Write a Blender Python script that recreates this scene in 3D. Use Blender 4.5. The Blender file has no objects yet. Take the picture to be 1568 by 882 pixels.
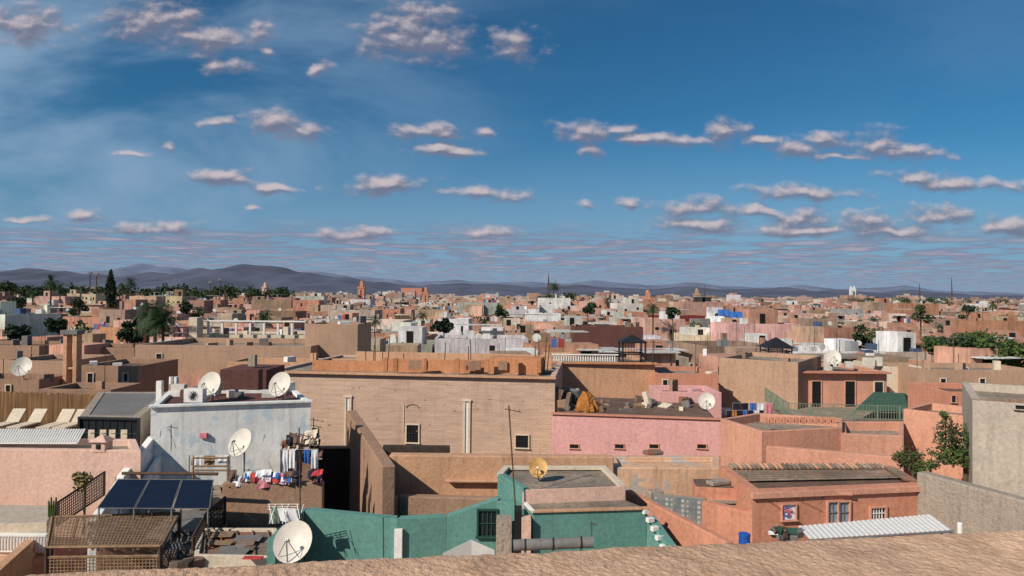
import bpy, math, random
from mathutils import Vector, Matrix, noise as mn
R_ = random.Random(7)
E = 14.0
F = 1568*24/36.0
PITCH = math.radians(0.77); ROLL = math.radians(0.5)
ROT = Matrix.Rotation(math.radians(90)+PITCH,3,'X') @ Matrix.Rotation(ROLL,3,'Z')
C = Vector((0,0,E))
def ray(px,py): return ROT @ Vector(((px-784)/F,-(py-441)/F,-1))
def G(px,py,drop):
    v=ray(px,py); t=-drop/v.z; return (v.x*t, v.y*t)
def D(px,py,d):
    v=ray(px,py); t=d/v.y; return Vector((v.x*t,v.y*t,E+v.z*t))
def W(px,py,a,b,off=0.0):
    v=ray(px,py); n=Vector((b[1]-a[1],-(b[0]-a[0]),0)).normalized()
    if n.y>0: n=-n
    p0=Vector((a[0],a[1],E))+n*off
    t=(p0-C).dot(n)/v.dot(n); return C+v*t
# ---------------------------------------------------------------- materials
def mat_new(name):
    m=bpy.data.materials.new(name); m.use_nodes=True
    nt=m.node_tree; return m,nt,nt.nodes['Principled BSDF']
def L(nt,a,b): nt.links.new(a,b)
def noise_node(nt,vec,scale,detail=6,rough=0.6,dist=0.0,dim='3D'):
    n=nt.nodes.new('ShaderNodeTexNoise'); n.noise_dimensions=dim; n.inputs['Scale'].default_value=scale
    n.inputs['Detail'].default_value=detail; n.inputs['Roughness'].default_value=rough
    n.inputs['Distortion'].default_value=dist
    if vec is not None: L(nt,vec,n.inputs['Vector'])
    return n
def maprange(nt,val,a,b,c=0.0,d=1.0,smooth=False):
    n=nt.nodes.new('ShaderNodeMapRange'); n.inputs[1].default_value=a; n.inputs[2].default_value=b
    n.inputs[3].default_value=c; n.inputs[4].default_value=d
    if smooth: n.interpolation_type='SMOOTHSTEP'
    L(nt,val,n.inputs[0]); return n.outputs[0]
def mixc(nt,fac,a,b,mode='MIX'):
    n=nt.nodes.new('ShaderNodeMix'); n.data_type='RGBA'; n.blend_type=mode
    for sock,v in ((n.inputs[0],fac),(n.inputs[6],a),(n.inputs[7],b)):
        if isinstance(v,(int,float)): sock.default_value=v
        elif isinstance(v,tuple): sock.default_value=(v[0],v[1],v[2],1)
        else: L(nt,v,sock)
    return n.outputs[2]
def mapping(nt,vec,scale):
    n=nt.nodes.new('ShaderNodeMapping'); n.inputs['Scale'].default_value=scale
    L(nt,vec,n.inputs['Vector']); return n.outputs[0]
def mul(c,k): return (c[0]*k,c[1]*k,c[2]*k)
def plaster(name,c,stain=0.35,patch=None,patch_lo=0.58,patch_hi=0.64,bump=0.25,pscale=0.9,rough=0.92,grain=1.0,dirt=0.3):
    m,nt,bs=mat_new(name)
    tc=nt.nodes.new('ShaderNodeTexCoord').outputs['Object']
    n1=noise_node(nt,tc,0.55,5,0.65)
    col=mixc(nt,maprange(nt,n1.outputs[0],0.3,0.7),mul(c,1-stain*0.8),mul(c,1.14))
    st=noise_node(nt,mapping(nt,tc,(5,5,0.45)),1.0,3,0.6)
    col=mixc(nt,maprange(nt,st.outputs[0],0.50,0.74,0,stain*1.5),col,mul((c[0]*0.95,c[1]*0.92,c[2]*.88),0.42))
    if patch:
        p=noise_node(nt,tc,pscale,7,0.7,0.3)
        col=mixc(nt,maprange(nt,p.outputs[0],patch_lo,patch_hi),col,patch)
    n2=noise_node(nt,tc,9*grain,3,0.7)
    col=mixc(nt,0.5,col,mixc(nt,maprange(nt,n2.outputs[0],0.35,0.65),mul(c,0.72),mul(c,1.18)))if not patch else mixc(nt,maprange(nt,n2.outputs[0],0.35,0.65,0.0,dirt),col,(0.06,0.045,0.035))
    L(nt,col,bs.inputs['Base Color']); bs.inputs['Roughness'].default_value=rough
    bs.inputs['Specular IOR Level'].default_value=0.2
    b=nt.nodes.new('ShaderNodeBump'); b.inputs['Strength'].default_value=bump; b.inputs['Distance'].default_value=0.05
    n3=noise_node(nt,tc,5*grain,4,0.75); L(nt,n3.outputs[0],b.inputs['Height']); L(nt,b.outputs[0],bs.inputs['Normal'])
    return m
def simple(name,c,rough=0.7,metal=0.0,var=0.25,scale=6):
    m,nt,bs=mat_new(name)
    tc=nt.nodes.new('ShaderNodeTexCoord').outputs['Object']
    n=noise_node(nt,tc,scale,3,0.65)
    L(nt,mixc(nt,maprange(nt,n.outputs[0],0.3,0.7),mul(c,1-var),mul(c,1+var*0.6)),bs.inputs['Base Color'])
    bs.inputs['Roughness'].default_value=rough; bs.inputs['Metallic'].default_value=metal
    bs.inputs['Specular IOR Level'].default_value=0.3
    return m
def brick(name,c1,c2,mortar,sc=1.0):
    m,nt,bs=mat_new(name)
    tc=nt.nodes.new('ShaderNodeTexCoord').outputs['Object']
    sx=nt.nodes.new('ShaderNodeSeparateXYZ'); L(nt,tc,sx.inputs[0])
    add=nt.nodes.new('ShaderNodeMath'); add.operation='ADD'; L(nt,sx.outputs[0],add.inputs[0]); L(nt,sx.outputs[1],add.inputs[1])
    cb=nt.nodes.new('ShaderNodeCombineXYZ'); L(nt,add.outputs[0],cb.inputs[0]); L(nt,sx.outputs[2],cb.inputs[1])
    br=nt.nodes.new('ShaderNodeTexBrick'); L(nt,cb.outputs[0],br.inputs['Vector'])
    br.inputs['Scale'].default_value=sc; br.inputs['Color1'].default_value=(*c1,1); br.inputs['Color2'].default_value=(*c2,1)
    br.inputs['Mortar'].default_value=(*mortar,1); br.inputs['Mortar Size'].default_value=0.014
    br.inputs['Brick Width'].default_value=0.34; br.inputs['Row Height'].default_value=0.12
    n1=noise_node(nt,tc,0.22,7,0.7)
    col=mixc(nt,maprange(nt,n1.outputs[0],0.42,0.62,0.0,0.6),br.outputs[0],mul(c1,0.66))
    n2=noise_node(nt,mapping(nt,tc,(0.7,0.7,7)),1.0,6,0.75)
    col=mixc(nt,maprange(nt,n2.outputs[0],0.42,0.62,0,0.45),col,mul(c2,1.38))
    n4=noise_node(nt,mapping(nt,tc,(0.6,0.6,5)),1.7,6,0.8)
    col=mixc(nt,maprange(nt,n4.outputs[0],0.52,0.68,0,0.5),col,mul(c2,0.55))
    n5=noise_node(nt,mapping(nt,tc,(2.2,2.2,.2)),1.0,5,0.7)
    col=mixc(nt,maprange(nt,n5.outputs[0],0.54,0.74,0,0.5),col,mul(c2,0.5))
    L(nt,col,bs.inputs['Base Color']); bs.inputs['Roughness'].default_value=0.95
    b=nt.nodes.new('ShaderNodeBump'); b.inputs['Strength'].default_value=0.5; b.inputs['Distance'].default_value=0.03
    L(nt,n2.outputs[0],b.inputs['Height']); L(nt,b.outputs[0],bs.inputs['Normal'])
    return m
M={}
M['salmon']=plaster('salmon_plaster',(0.63,0.315,0.215),stain=.4)
M['salmon2']=plaster('orange_salmon_plaster',(0.60,0.265,0.17),stain=0.45)
M['pink']=plaster('pink_plaster',(0.72,0.38,0.35),stain=0.3)
M['palepink']=plaster('pale_pink_plaster',(0.72,0.47,0.37),stain=0.25)
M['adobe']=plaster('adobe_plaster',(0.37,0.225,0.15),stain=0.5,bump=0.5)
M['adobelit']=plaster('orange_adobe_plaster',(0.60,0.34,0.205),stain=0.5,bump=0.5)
M['orange']=plaster('orange_plaster',(0.58,0.26,0.13),stain=0.6)
M['peel']=plaster('peeling_plaster',(0.72,0.44,0.28),patch=(0.46,0.41,0.36),patch_lo=0.54,patch_hi=0.56,bump=0.5,pscale=1.1,dirt=.15)
M['white']=plaster('patchy_white_paint',(0.85,0.83,0.79),patch=(0.58,0.65,0.68),stain=0.28,patch_lo=0.545,patch_hi=0.585,pscale=1.3,dirt=.08)
M['cream']=plaster('cream_plaster',(0.66,0.55,0.42),stain=0.3)
M['teal']=plaster('teal_plaster',(0.125,0.275,0.235),stain=0.35)
M['grayblk']=plaster('grey_cement_render',(0.50,0.42,0.34),stain=0.45)
M['stone']=plaster('rough_stone',(0.40,0.325,0.26),stain=0.6,bump=1.0,grain=1.6)
M['roof']=plaster('dusty_roof',(0.42,0.33,0.255),stain=0.7,patch=(0.20,0.16,0.13),patch_lo=0.56,patch_hi=0.68)
M['roofbrown']=plaster('brown_roof',(0.24,0.145,0.105),stain=0.6,patch=(0.12,0.08,0.065),patch_lo=0.5,patch_hi=0.68)
M['roofred']=plaster('dark_red_roof',(0.14,0.06,0.05),stain=0.5)
M['shadedark']=plaster('painted_shade_plaster',(0.055,0.04,0.033),stain=0.5)  # near-black colour standing in for the courtyard's deep shade
M['roofgray']=plaster('grey_roof',(0.20,0.19,0.18),stain=0.5)
M['tan']=plaster('tan_plaster',(0.47,0.295,0.20),stain=0.45)
M['brick']=brick('mud_brick',(0.58,0.40,0.30),(0.53,0.355,0.26),(0.42,0.28,0.20))
M['rust']=plaster('rusty_sheet',(0.28,0.20,0.155),stain=0.6,patch=(0.32,0.13,0.07),patch_lo=0.52,patch_hi=0.6,pscale=1.6)
M['dark']=simple('dark_opening',(0.012,0.012,0.014),0.5,var=0.1)
M['glass']=simple('dark_window_glass',(0.02,0.025,0.03),0.12,var=0.1)
M['black']=simple('black_metal',(0.02,0.02,0.022),0.5)
M['metal']=simple('galvanised_metal',(0.32,0.32,0.32),0.5,0.6)
M['rod']=simple('rusty_rod',(0.10,0.055,0.035),0.8)
M['dish']=simple('dish_paint',(0.66,0.60,0.52),0.5,var=0.15,scale=3)
M['dishy']=simple('rusty_dish_paint',(0.66,0.38,0.13),0.6,var=0.35,scale=5)
M['wood']=simple('weathered_wood',(0.27,0.17,0.10),0.85,var=0.4)
M['darkwood']=simple('dark_wood',(0.06,0.04,0.03),0.85,var=0.4)
M['blue']=simple('blue_grey_door_paint',(0.25,0.31,0.38),0.6)
M['bluebarrel']=simple('blue_plastic',(0.02,0.10,0.40),0.4)
M['greenpaint']=simple('dark_green_paint',(0.02,0.07,0.05),0.5)
M['greenmesh']=simple('green_fence_paint',(0.20,0.26,0.19),0.6)
M['tent']=simple('dark_green_canvas',(0.045,0.095,0.065),0.85)
M['wht']=simple('white_paint',(0.76,0.73,0.68),0.7,var=0.12)
M['awn']=simple('white_corrugated_sheet',(0.82,0.78,0.73),0.6,var=0.12)
M['cloth_w']=simple('white_cloth',(0.72,0.72,0.74),0.9,var=0.1)
M['cloth_r']=simple('red_cloth',(0.5,0.05,0.05),0.9)
M['cloth_b']=simple('blue_cloth',(0.04,0.14,0.42),0.9)
M['cloth_k']=simple('dark_cloth',(0.015,0.015,0.03),0.9)
M['cloth_o']=simple('orange_cloth',(0.40,0.155,0.035),0.9)
M['cloth_p']=simple('pink_cloth',(0.6,0.2,0.25),0.9)
M['cloth_n']=simple('brown_cloth',(0.16,0.09,0.07),0.9)
M['leaf']=simple('leaf_green',(0.06,0.095,0.022),0.8,var=0.5,scale=1.3)
M['leafd']=simple('dark_leaf_green',(0.028,0.048,0.020),0.8,var=0.5,scale=0.5)
M['palm']=simple('palm_green',(0.035,0.065,0.02),0.7,var=0.4)
M['dry']=simple('dry_plant',(0.26,0.20,0.08),0.9,var=0.4)
M['bark']=simple('bark',(0.11,0.075,0.05),0.9)
M['red']=simple('flower_red',(0.5,0.03,0.06),0.8)
def solar_mat():
    m,nt,bs=mat_new('solar_glass')
    tc=nt.nodes.new('ShaderNodeTexCoord').outputs['Object']
    n=noise_node(nt,tc,1.5,4); L(nt,mixc(nt,n.outputs[0],(0.005,0.009,0.024),(0.012,0.019,0.04)),bs.inputs['Base Color'])
    bs.inputs['Roughness'].default_value=0.3; bs.inputs['Specular IOR Level'].default_value=0.08; return m
M['solar']=solar_mat()
def tile_mat():
    m,nt,bs=mat_new('mosaic_tile')
    tc=nt.nodes.new('ShaderNodeTexCoord').outputs['Object']
    v=nt.nodes.new('ShaderNodeTexVoronoi'); v.inputs['Scale'].default_value=6.5; v.inputs['Randomness'].default_value=0.0
    L(nt,tc,v.inputs['Vector'])
    c=maprange(nt,v.outputs['Distance'],0.3,0.4)
    n=noise_node(nt,tc,3,4)
    col=mixc(nt,c,(0.42,0.41,0.38),(0.14,0.16,0.17)); col=mixc(nt,maprange(nt,n.outputs[0],.4,.65,0,.6),col,(0.32,0.29,0.25))
    L(nt,col,bs.inputs['Base Color']); bs.inputs['Roughness'].default_value=0.5; return m
M['tile']=tile_mat()
def bamboo_mat():
    m,nt,bs=mat_new('reed_screen')
    tc=nt.nodes.new('ShaderNodeTexCoord').outputs['Object']
    n=noise_node(nt,mapping(nt,tc,(14,14,0.3)),1.0,3)
    n2=noise_node(nt,tc,0.8,5)
    col=mixc(nt,maprange(nt,n.outputs[0],0.35,0.65),(0.24,0.12,0.05),(0.58,0.35,0.17))
    col=mixc(nt,maprange(nt,n2.outputs[0],0.4,0.7,0,0.4),col,(0.14,0.08,0.04))
    L(nt,col,bs.inputs['Base Color']); bs.inputs['Roughness'].default_value=0.85; return m
M['reed']=bamboo_mat()
def vcol_mat():
    m,nt,bs=mat_new('medina_plaster')
    at=nt.nodes.new('ShaderNodeAttribute'); at.attribute_name='Col'
    tc=nt.nodes.new('ShaderNodeTexCoord').outputs['Object']
    n1=noise_node(nt,tc,0.3,5,0.7); n2=noise_node(nt,mapping(nt,tc,(2.5,2.5,0.4)),1.0,4,0.7)
    f=maprange(nt,n1.outputs[0],0.3,0.7,0.66,1.18); g=maprange(nt,n2.outputs[0],0.4,0.7,1.05,0.62)
    mm=nt.nodes.new('ShaderNodeMath'); mm.operation='MULTIPLY'; L(nt,f,mm.inputs[0]); L(nt,g,mm.inputs[1])
    vm=nt.nodes.new('ShaderNodeVectorMath'); vm.operation='SCALE'; L(nt,at.outputs['Color'],vm.inputs[0]); L(nt,mm.outputs[0],vm.inputs['Scale'])
    L(nt,vm.outputs[0],bs.inputs['Base Color']); bs.inputs['Roughness'].default_value=0.92
    bs.inputs['Specular IOR Level'].default_value=0.15
    return m
M['vc']=vcol_mat()
# ---------------------------------------------------------------- mesh builder
class MB:
    def __init__(s): s.v=[];s.f=[];s.m=[];s.c=[];s.mats=[]
    def mi(s,k):
        if k not in s.mats: s.mats.append(k)
        return s.mats.index(k)
    def face(s,idx,k,col=(0.5,0.5,0.5)): s.f.append(idx); s.m.append(s.mi(k)); s.c.append(col)
    def quad(s,pts,k,col=(0.5,0.5,0.5)):
        b=len(s.v); s.v+= [tuple(p) for p in pts]; s.face(tuple(range(b,b+len(pts))),k,col)
    def prism(s,pts,z0,z1,k,top=None,col=(0.5,0.5,0.5),tcol=None,z1s=None):
        n=len(pts); b=len(s.v); z1s=z1s or [z1]*n
        s.v+=[(p[0],p[1],z0) for p in pts]+[(p[0],p[1],z1s[i]) for i,p in enumerate(pts)]
        for i in range(n):
            j=(i+1)%n; s.face((b+i,b+j,b+n+j,b+n+i),k,col)
        s.face(tuple(b+n+i for i in range(n)),top or k,tcol or col)
        s.face(tuple(b+i for i in reversed(range(n))),k,col)
    def house(s,pts,z0,z1,k,roof='roof',par=0.5,t=0.25,col=(0.5,0.5,0.5),tcol=(0.3,0.25,0.2)):
        if area(pts)<0: pts=pts[::-1]
        n=len(pts); b=len(s.v); inn=inset(pts,t)
        s.v+=[(p[0],p[1],z0) for p in pts]+[(p[0],p[1],z1) for p in pts]+[(p[0],p[1],z1) for p in inn]+[(p[0],p[1],z1-par) for p in inn]
        for i in range(n):
            j=(i+1)%n
            for o in (0,1,2): s.face((b+o*n+i,b+o*n+j,b+(o+1)*n+j,b+(o+1)*n+i),k,col)
        s.face(tuple(b+3*n+i for i in range(n)),roof,tcol)
    def box(s,c,size,k,rz=0,rx=0,col=(0.5,0.5,0.5)):
        m=Matrix.Rotation(rz,3,'Z')@Matrix.Rotation(rx,3,'X'); b=len(s.v); c=Vector(c)
        for x in (-.5,.5):
            for y in (-.5,.5):
                for z in (-.5,.5): s.v.append(tuple(c+m@Vector((x*size[0],y*size[1],z*size[2]))))
        for f in ((0,1,3,2),(4,6,7,5),(0,4,5,1),(2,3,7,6),(0,2,6,4),(1,5,7,3)): s.face(tuple(b+i for i in f),k,col)
    def bar(s,p,q,r,k,n=6,r2=None,col=(0.5,0.5,0.5)):
        p=Vector(p);q=Vector(q);d=(q-p)
        if d.length<1e-6:return
        d.normalize(); a=d.orthogonal().normalized(); c=d.cross(a); b=len(s.v); r2=r if r2 is None else r2
        for o,rr in ((p,r),(q,r2)):
            for i in range(n):
                t=2*math.pi*i/n; s.v.append(tuple(o+(a*math.cos(t)+c*math.sin(t))*rr))
        for i in range(n):
            j=(i+1)%n; s.face((b+i,b+j,b+n+j,b+n+i),k,col)
        s.face(tuple(b+i for i in reversed(range(n))),k,col); s.face(tuple(b+n+i for i in range(n)),k,col)
    def wall(s,a,b,t,z0,z1,k,z1b=None,top=None):
        a=Vector(a[:2]);b=Vector(b[:2]); d=(b-a).normalized(); n=Vector((-d.y,d.x))*t
        zb=z1 if z1b is None else z1b
        s.prism([a,b,b+n,a+n],z0,z1,k,top=top,z1s=[z1,zb,zb,z1])
    def sheet(s,p,u,v,k,nu=10,nv=8,amp=0.04,ph=0):
        p=Vector(p);u=Vector(u);v=Vector(v);n=u.cross(v).normalized();b=len(s.v)
        for j in range(nv+1):
            for i in range(nu+1):
                q=p+u*(i/nu)+v*(j/nv)
                q+=n*amp*(math.sin(i*1.3+ph)*(j/nv)+0.8*mn.noise(q*3+Vector((ph,0,0))))
                s.v.append(tuple(q))
        for j in range(nv):
            for i in range(nu):
                o=b+j*(nu+1)+i; s.face((o,o+1,o+nu+2,o+nu+1),k)
    def obj(s,name,bevel=0,smooth=False):
        me=bpy.data.meshes.new(name); me.from_pydata(s.v,[],s.f)
        for k in s.mats: me.materials.append(M[k])
        me.polygons.foreach_set('material_index',s.m)
        if 'vc' in s.mats:
            ca=me.color_attributes.new('Col','FLOAT_COLOR','CORNER'); arr=[]
            for f,c in zip(s.f,s.c): arr+= [c[0],c[1],c[2],1.0]*len(f)
            ca.data.foreach_set('color',arr)
        if smooth: me.polygons.foreach_set('use_smooth',[True]*len(s.f))
        me.update(); o=bpy.data.objects.new(name,me); bpy.context.scene.collection.objects.link(o)
        if bevel:
            bm=o.modifiers.new('bevel','BEVEL'); bm.width=bevel; bm.segments=2; bm.limit_method='ANGLE'
        return o
def area(p): return sum(p[i][0]*p[(i+1)%len(p)][1]-p[(i+1)%len(p)][0]*p[i][1] for i in range(len(p)))/2
def inset(pts,t):
    n=len(pts);out=[];P=[Vector(p[:2]) for p in pts]
    for i in range(n):
        a,b,c=P[i-1],P[i],P[(i+1)%n]
        d1=(b-a).normalized();d2=(c-b).normalized();n1=Vector((-d1.y,d1.x));n2=Vector((-d2.y,d2.x))
        k=(n1+n2)/max(0.35,(1+n1.dot(n2))); out.append(tuple(b+k*t))
    return out
def back(a,b,dep,skew=0.0):
    a=Vector(a[:2]);b=Vector(b[:2]);d=(b-a).normalized();n=Vector((-d.y,d.x))
    if n.y<0:n=-n
    return [tuple(a),tuple(b),tuple(b+n*dep+d*skew),tuple(a+n*dep+d*skew)]
def window(mb,a,b,x0,y0,x1,y1,frame='cream',pane='dark',ft=0.09,bars=2,barmat='black',proud=0.07):
    """framed opening on the wall plane a-b"""
    p=W(x0,y1,a,b,0.004);q=W(x1,y0,a,b,0.004)
    A=Vector((a[0],a[1],0));B=Vector((b[0],b[1],0));d=(B-A).normalized();n=Vector((d.y,-d.x,0))
    if n.y>0:n=-n
    w=(q-p).dot(d);z0,z1=p.z,q.z
    if z1<z0: z0,z1=z1,z0
    P=Vector((p.x,p.y,0));rz=math.atan2(d.y,d.x)
    mb.quad([P+Vector((0,0,z0)),P+d*w+Vector((0,0,z0)),P+d*w+Vector((0,0,z1)),P+Vector((0,0,z1))],pane)
    h=z1-z0; zc=(z0+z1)/2
    mb.box(P+d*(-ft/2)+n*proud/2+Vector((0,0,zc)),(ft,proud,h+2*ft),frame,rz)
    mb.box(P+d*(w+ft/2)+n*proud/2+Vector((0,0,zc)),(ft,proud,h+2*ft),frame,rz)
    mb.box(P+d*(w/2)+n*(proud/2+.003)+Vector((0,0,z1+ft/2)),(w-.004,proud,ft),frame,rz)
    mb.box(P+d*(w/2)+n*(proud/2+.02)+Vector((0,0,z0-ft/2)),(w+2*ft+.06,proud+.04,ft*.9),frame,rz)
    for i in range(bars):
        mb.box(P+d*(w*(i+1)/(bars+1))+n*0.02+Vector((0,0,zc)),(0.03,0.02,h),barmat,rz)
    if bars: mb.box(P+d*(w/2)+n*0.035+Vector((0,0,zc)),(w,0.02,0.03),barmat,rz)
def dish(px,py,d,dia,mat='dish',aim=(-0.25,-0.85,0.42),base=1.0,mast=None):
    c=D(px,py,d); a=Vector(aim).normalized()
    u=Vector((0,0,1)).cross(a).normalized(); w=a.cross(u); mb=MB(); r=dia/2; dep=r*0.28
    rings=7;seg=28
    for side in (0,0.018):
        b=len(mb.v); mb.v.append(tuple(c-a*(dep+side)))
        for i in range(1,rings+1):
            rr=r*i/rings
            for j in range(seg):
                t=2*math.pi*j/seg; mb.v.append(tuple(c-a*(dep*(1-(i/rings)**2)+side)+(u*math.cos(t)+w*math.sin(t)*1.06)*rr))
        for j in range(seg):
            k=(j+1)%seg; mb.face((b,b+1+j,b+1+k),mat)
            for i in range(rings-1):
                o=b+1+i*seg; mb.face((o+j,o+seg+j,o+seg+k,o+k),mat)
    lnb=c+a*r*0.75-w*r*0.1
    for s_ in (-0.55,0.55): mb.bar(c+u*r*s_-w*r*0.75,lnb,0.010,'metal',5)
    mb.bar(c-w*r*1.0,lnb,0.016,'metal',5)
    mb.bar(lnb,lnb-a*0.13,0.035,'wht',8)
    bz=c-a*(dep+0.12)
    mb.bar(c-a*dep,bz,0.05,'metal',6)
    z=mast if mast is not None else c.z-base
    mb.bar(bz+Vector((0,0,0.15)),(bz.x,bz.y,z),0.03,'metal',8)
    for t in range(3):
        g=t*2.1; mb.bar((bz.x,bz.y,z+0.35),(bz.x+0.3*math.cos(g),bz.y+0.3*math.sin(g),z),0.012,'metal',5)
    mb.obj('satellite_dish',smooth=False)
# ---------------------------------------------------------------- ground
mb=MB(); mb.quad([(-40000,-2000,0),(40000,-2000,0),(40000,45000,0),(-40000,45000,0)],'tan'); mb.obj('ground')
# ---------------------------------------------------------------- foreground parapet
def parapet():
    a=Vector(G(-160,882,1.0));b=Vector(G(1760,796.6,1.0)); d=(b-a);Ln=d.length;d.normalize();n=Vector((-d.y,d.x))
    mb=MB();nu=620;prof=[(0.03,-1.5),(0.02,-0.4),(0.012,-0.15),(0.0,-0.05),(-0.012,-0.02),(-0.035,-0.004),(-0.06,0)]+[(-0.06-i*0.02,0) for i in range(1,26)]+[(-0.60,-0.02),(-0.62,-0.08),(-0.62,-0.6)]
    np_=len(prof)
    for i in range(nu+1):
        for (o,z) in prof:
            p=a+d*(Ln*i/nu)+n*o; q=Vector((p.x,p.y,0))
            dz=0.010*mn.fractal(q*1.6,1,2,3)+0.003*mn.noise(q*16)+0.004*mn.noise(q*42)
            e=0.012*mn.noise(Vector((p.x*3,1.7,z)))+0.006*mn.noise(Vector((p.x*19,1.7,z)))
            mb.v.append((p.x,p.y+e*(1 if o>-0.1 else 0),E-1.0+z+dz))
    for i in range(nu):
        for j in range(np_-1):
            o=i*np_+j; mb.face((o,o+np_,o+np_+1,o+1),'parapet')
    m=plaster('rough_orange_render',(0.72,0.46,0.30),stain=0.35,bump=0.45,grain=7,patch=(0.52,0.30,0.185),patch_lo=0.48,patch_hi=0.72,pscale=7,dirt=.25)
    M['parapet']=m
    aa=a-n*0.02;bb=b-n*0.02
    mb.prism([(aa-n*0.56),(bb-n*0.56),(bb),(aa)],0,E-1.6,'salmon')
    mb.prism([(-9,-8),(9,-8),(bb-n*0.56),(aa-n*0.56)],0,E-1.62,'salmon',top='roof')
    mb.obj('rooftop_parapet',smooth=False)
parapet()
# ---------------------------------------------------------------- brick building
a=G(408,568,4.2);b=G(850,578,4.2); mb=MB(); Z=E-4.2
mb.house(back(a,b,11),0,Z,'brick','roof',par=0.15,t=0.3)
A=Vector((*a,0));B=Vector((*b,0));dv=(B-A).normalized();nv=Vector((dv.y,-dv.x,0));rz=math.atan2(dv.y,dv.x)
mb.box((A+B)/2+nv*0.03+Vector((0,0,Z-0.03)),((B-A).length+0.1,0.42,0.10),'adobelit',rz)
for x0,x1,y0 in ((529,537,607),(711,719,613)):
    for xx in (x0,x1):
        p=W(xx,y0,a,b);q=W(xx,720,a,b)
        mb.box(Vector(((p.x+q.x)/2,(p.y+q.y)/2,(p.z+q.z)/2))+nv*0.04,(0.10,0.08,p.z-q.z),'cream',rz)
    p=W((x0+x1)/2,y0,a,b); mb.box(p+nv*0.05,(0.5,0.10,0.10),'cream',rz)
    mb.box(Vector((p.x,p.y,p.z-2.2))+nv*0.01,(0.18,0.02,4.2),'wht',rz)
window(mb,a,b,623,651,641,677,'cream','dark',0.07,3)
window(mb,a,b,790,667,809,685,'cream','dark',0.07,3)
window(mb,a,b,478,655,486,682,'cream','dark',0.05,0)
mb.box(W(618,640,a,b,.02),(.05,.04,1.5),'cream',rz)
p=W(632,625,a,b)
for i in range(8):
    t0=math.pi*i/8;t1=math.pi*(i+1)/8
    mb.bar(p+dv*0.35*math.cos(t0)+Vector((0,0,.2*math.sin(t0)))+nv*.02,p+dv*0.35*math.cos(t1)+Vector((0,0,.2*math.sin(t1)))+nv*.02,0.02,'black',4)
for i in range(22):
    p=W(R_.uniform(490,845),R_.uniform(582,685),a,b,0.003);mb.box(p,(R_.uniform(.06,.14),.02,R_.uniform(.05,.08)),'adobe',rz)
p0=D(478,557,39.5);p1=D(583,549,39.3);p2=D(748,549,38.8);p3=D(828,546,38.2)
mb.wall(p0,p1,0.2,Z-.15,E-3.75,'orange');mb.wall(p1,p2,0.2,Z-.15,E-3.6,'orange')
mb.wall((p2.x,p2.y-.1),p3,1.8,Z-.15,E-3.45,'orange')
for x in (590,605,650,700,745,790,825):
    q=D(x,560,38.0); mb.box((q.x,q.y+.05,E-3.82),(0.25,0.25,0.75),'orange')
for x,w_ in ((640,1.1),(725,.8),(770,.5)):
    q=D(x,560,38.3);mb.box((q.x,q.y+.1,E-3.85),(w_,.1,.5),'adobe')
mb.wall(D(545,552,43),D(845,552,41.5),0.2,Z-.15,E-3.5,'adobelit')
mb.obj('brick_building',bevel=0.02)
mb=MB()
for x,y in ((562,520),(575,517),(586,522),(594,515),(571,528),(680,524),(722,520),(718,530),(826,519),(834,516),(838,528),(822,530),(482,535),(620,541)):
    t=D(x,y,39.6); mb.bar((t.x,t.y,Z-.1),(t.x+R_.uniform(-.15,.15),t.y,t.z),0.028,'rod',5)
mb.obj('rebar_rods')
# ---------------------------------------------------------------- diagonal adobe wall and garden walls
mb=MB(); pf=G(545,628,5.5);pn=G(606,713,5.5)
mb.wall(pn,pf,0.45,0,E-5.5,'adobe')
mb.obj('adobe_dividing_wall',bevel=0.04)
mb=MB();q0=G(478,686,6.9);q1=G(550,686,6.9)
mb.wall(q0,q1,.3,0,E-6.95,'shadedark');mb.wall((q0[0],q0[1]-.05),(q1[0],q1[1]-.05),.4,E-6.94,E-6.86,'adobe')
mb.prism([G(494,742,7.6),(q0[0]+.4,q0[1]-.1),(q1[0],q1[1]-.1),(-5.6,24.0)],0,3.0,'shadedark');mb.obj('painted_shade_courtyard_wall',bevel=.02)  # wall and floor block coloured near-black in place of shadow
mb=MB()
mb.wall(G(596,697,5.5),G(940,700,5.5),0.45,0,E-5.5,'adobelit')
a=G(596,697,5.5);b=G(940,700,5.5)
p=W(684,734,a,b);q=W(800,734,a,b); mb.box(((p.x+q.x)/2,(p.y+q.y)/2-0.12,p.z),((q-p).length,0.3,0.10),'adobelit')
mb.obj('garden_wall',bevel=0.04)
mb=MB()
f0=G(610,760,6.6);f1=G(770,764,6.6)
mb.wall(f0,f1,0.35,0,E-6.6,'adobe'); mb.wall(pn,f0,0.4,0,E-6.55,'adobe')
mb.prism([f0,f1,(f1[0],26.5),(-3.5,26.5)],0,E-7.15,'adobelit')
mb.obj('adobe_courtyard',bevel=0.04)
mb=MB(); mb.wall(G(586,683,5.45),G(688,684,5.45),0.25,E-5.75,E-5.45,'darkwood'); mb.obj('roof_beam')
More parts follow.
